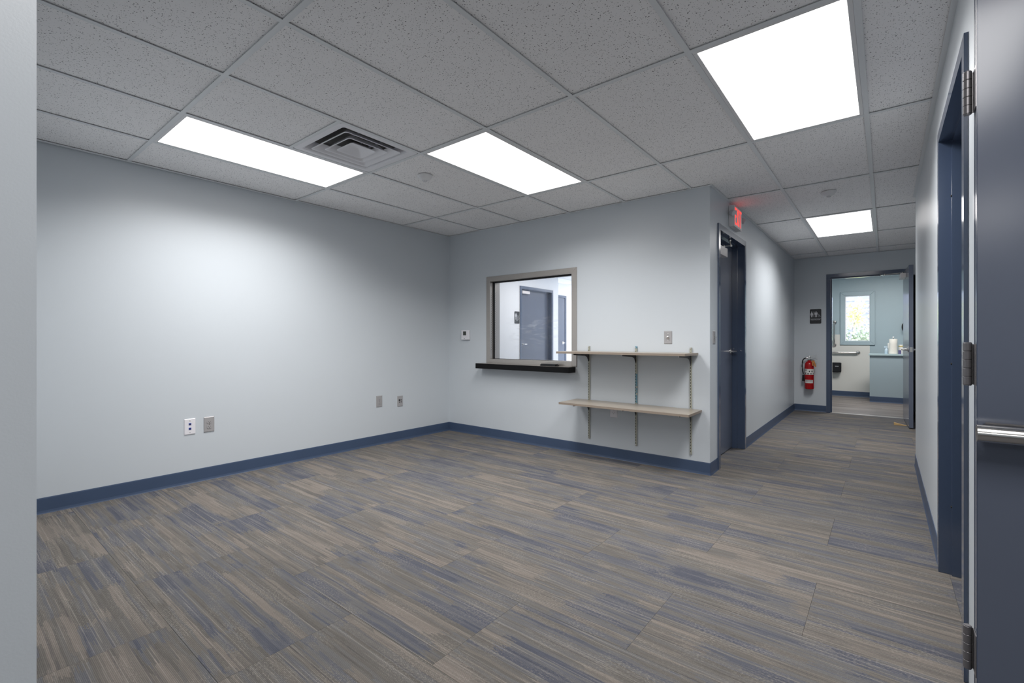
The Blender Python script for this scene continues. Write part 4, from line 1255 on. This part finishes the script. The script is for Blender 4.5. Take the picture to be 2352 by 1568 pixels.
lever(lf, 0.09, 1.045, .0755, d=1)
closer(lf, 0.06, 0.30, 2.02, 2.075, .0755)
d6 = thing('door_6', 'narrow far blue office door seen through glass', 'door', (OXB, 8.55, 0), PI / 2, kind='structure')
W6 = 0.71
frame_local(d6, W6, DH, 0.012, pr=0.02)
bm = bm_new(); bbox(bm, .005, -.010, .008, W6 - .005, .0, DH - .006, r=.0015, seg=1); lf = obj('door_leaf', bm, M['blue_door'], d6)
lever(lf, W6 - 0.09, 1.055, -.010, d=-1)

# ------------------------------------------------------------------ outside the restroom window
tag(boxes('ground_outside', [(-12, 11.6, -0.3, 12, 40, -0.1)], M['grass']), 'pale lawn outside the restroom window', 'ground', **S)
hs = thing('neighbour_house', 'pale lilac boarded house behind trees outside window', 'building', (0, 18.5, -0.1))
boxes('wall', [(-6, 0.02, 0, 5, 3.0, 5.0)], M['siding'], hs)
for k in range(26):
    z = k * 0.19
    bm = bm_new(); 
    prf = [(0.0, z), (-0.026, z), (-0.004, z + .19), (0.0, z + .19)]
    A = [bm.verts.new((-6, y + .018, zz)) for y, zz in prf]; B = [bm.verts.new((5, y + .018, zz)) for y, zz in prf]
    bm.faces.new(A); bm.faces.new(B[::-1])
    for i in range(4): bm.faces.new((A[i], A[(i + 1) % 4], B[(i + 1) % 4], B[i]))
    obj('siding_board', bm, M['siding'], hs)
for zz in (2.15, 2.30, 2.45, 2.62): boxes('rail', [(-0.62, -.30, zz, 0.6, -.26, zz + .035)], M['trimwhite'], hs)
boxes('corner_post', [(-0.66, -.34, 0, -0.60, -.24, 3.2)], M['trimwhite'], hs)
def tree(name, label, x, y, m, n, cen, rad, trunk, seed, ls=0.05):
    rnd = random.Random(seed)
    t = thing(name, label, 'tree' if 'tree' in name else 'shrub', (x, y, -0.1))
    bm = bm_new(); tube(bm, trunk, [0.016] * (len(trunk) - 1) + [.008], seg=8)
    for k in range(5):
        p = Vector(trunk[-1 - (k % 2)]); q = p + Vector((rnd.uniform(-.4, .4), rnd.uniform(-.2, .2), rnd.uniform(.1, .5)))
        tube(bm, [p, (p + q) / 2 + Vector((0, 0, .05)), q], .006, seg=5)
    obj('trunk', bm, M['bark'], t, smooth=True)
    bm = bm_new()
    for k in range(n):
        u, v_, w_ = rnd.gauss(0, .5), rnd.gauss(0, .5), rnd.gauss(0, .5)
        c_ = Vector((cen[0] + u * rad[0], cen[1] + v_ * rad[1], cen[2] + w_ * rad[2]))
        a_ = Vector((rnd.uniform(-1, 1), rnd.uniform(-1, 1), rnd.uniform(-1, 1))).normalized()
        b_ = a_.cross(Vector((rnd.uniform(-1, 1), rnd.uniform(-1, 1), 1))).normalized()
        s_ = ls * rnd.uniform(.6, 1.3)
        bm.faces.new([bm.verts.new(c_ + a_ * s_), bm.verts.new(c_ + b_ * s_ * .5), bm.verts.new(c_ - a_ * s_), bm.verts.new(c_ - b_ * s_ * .5)])
    tag(obj('foliage', bm, m, t), kind='stuff')
tree('sapling_tree', 'slender yellow-leaved young tree close outside the window', -0.62, 14.0, M['leaf'], 420, (0.06, 0, 1.85), (.22, .3, .34), [(-.12, 0, 0), (-.06, 0, 1.2), (0.04, 0, 1.7), (.16, 0, 2.25)], 3)
tree('shrub', 'grey-green bush low outside the restroom window', -0.6, 15.6, M['leaf2'], 3600, (0, 0, 1.0), (.9, .5, .6), [(0, 0, 0), (0, 0, .8), (.1, 0, 1.2)], 5, .06)
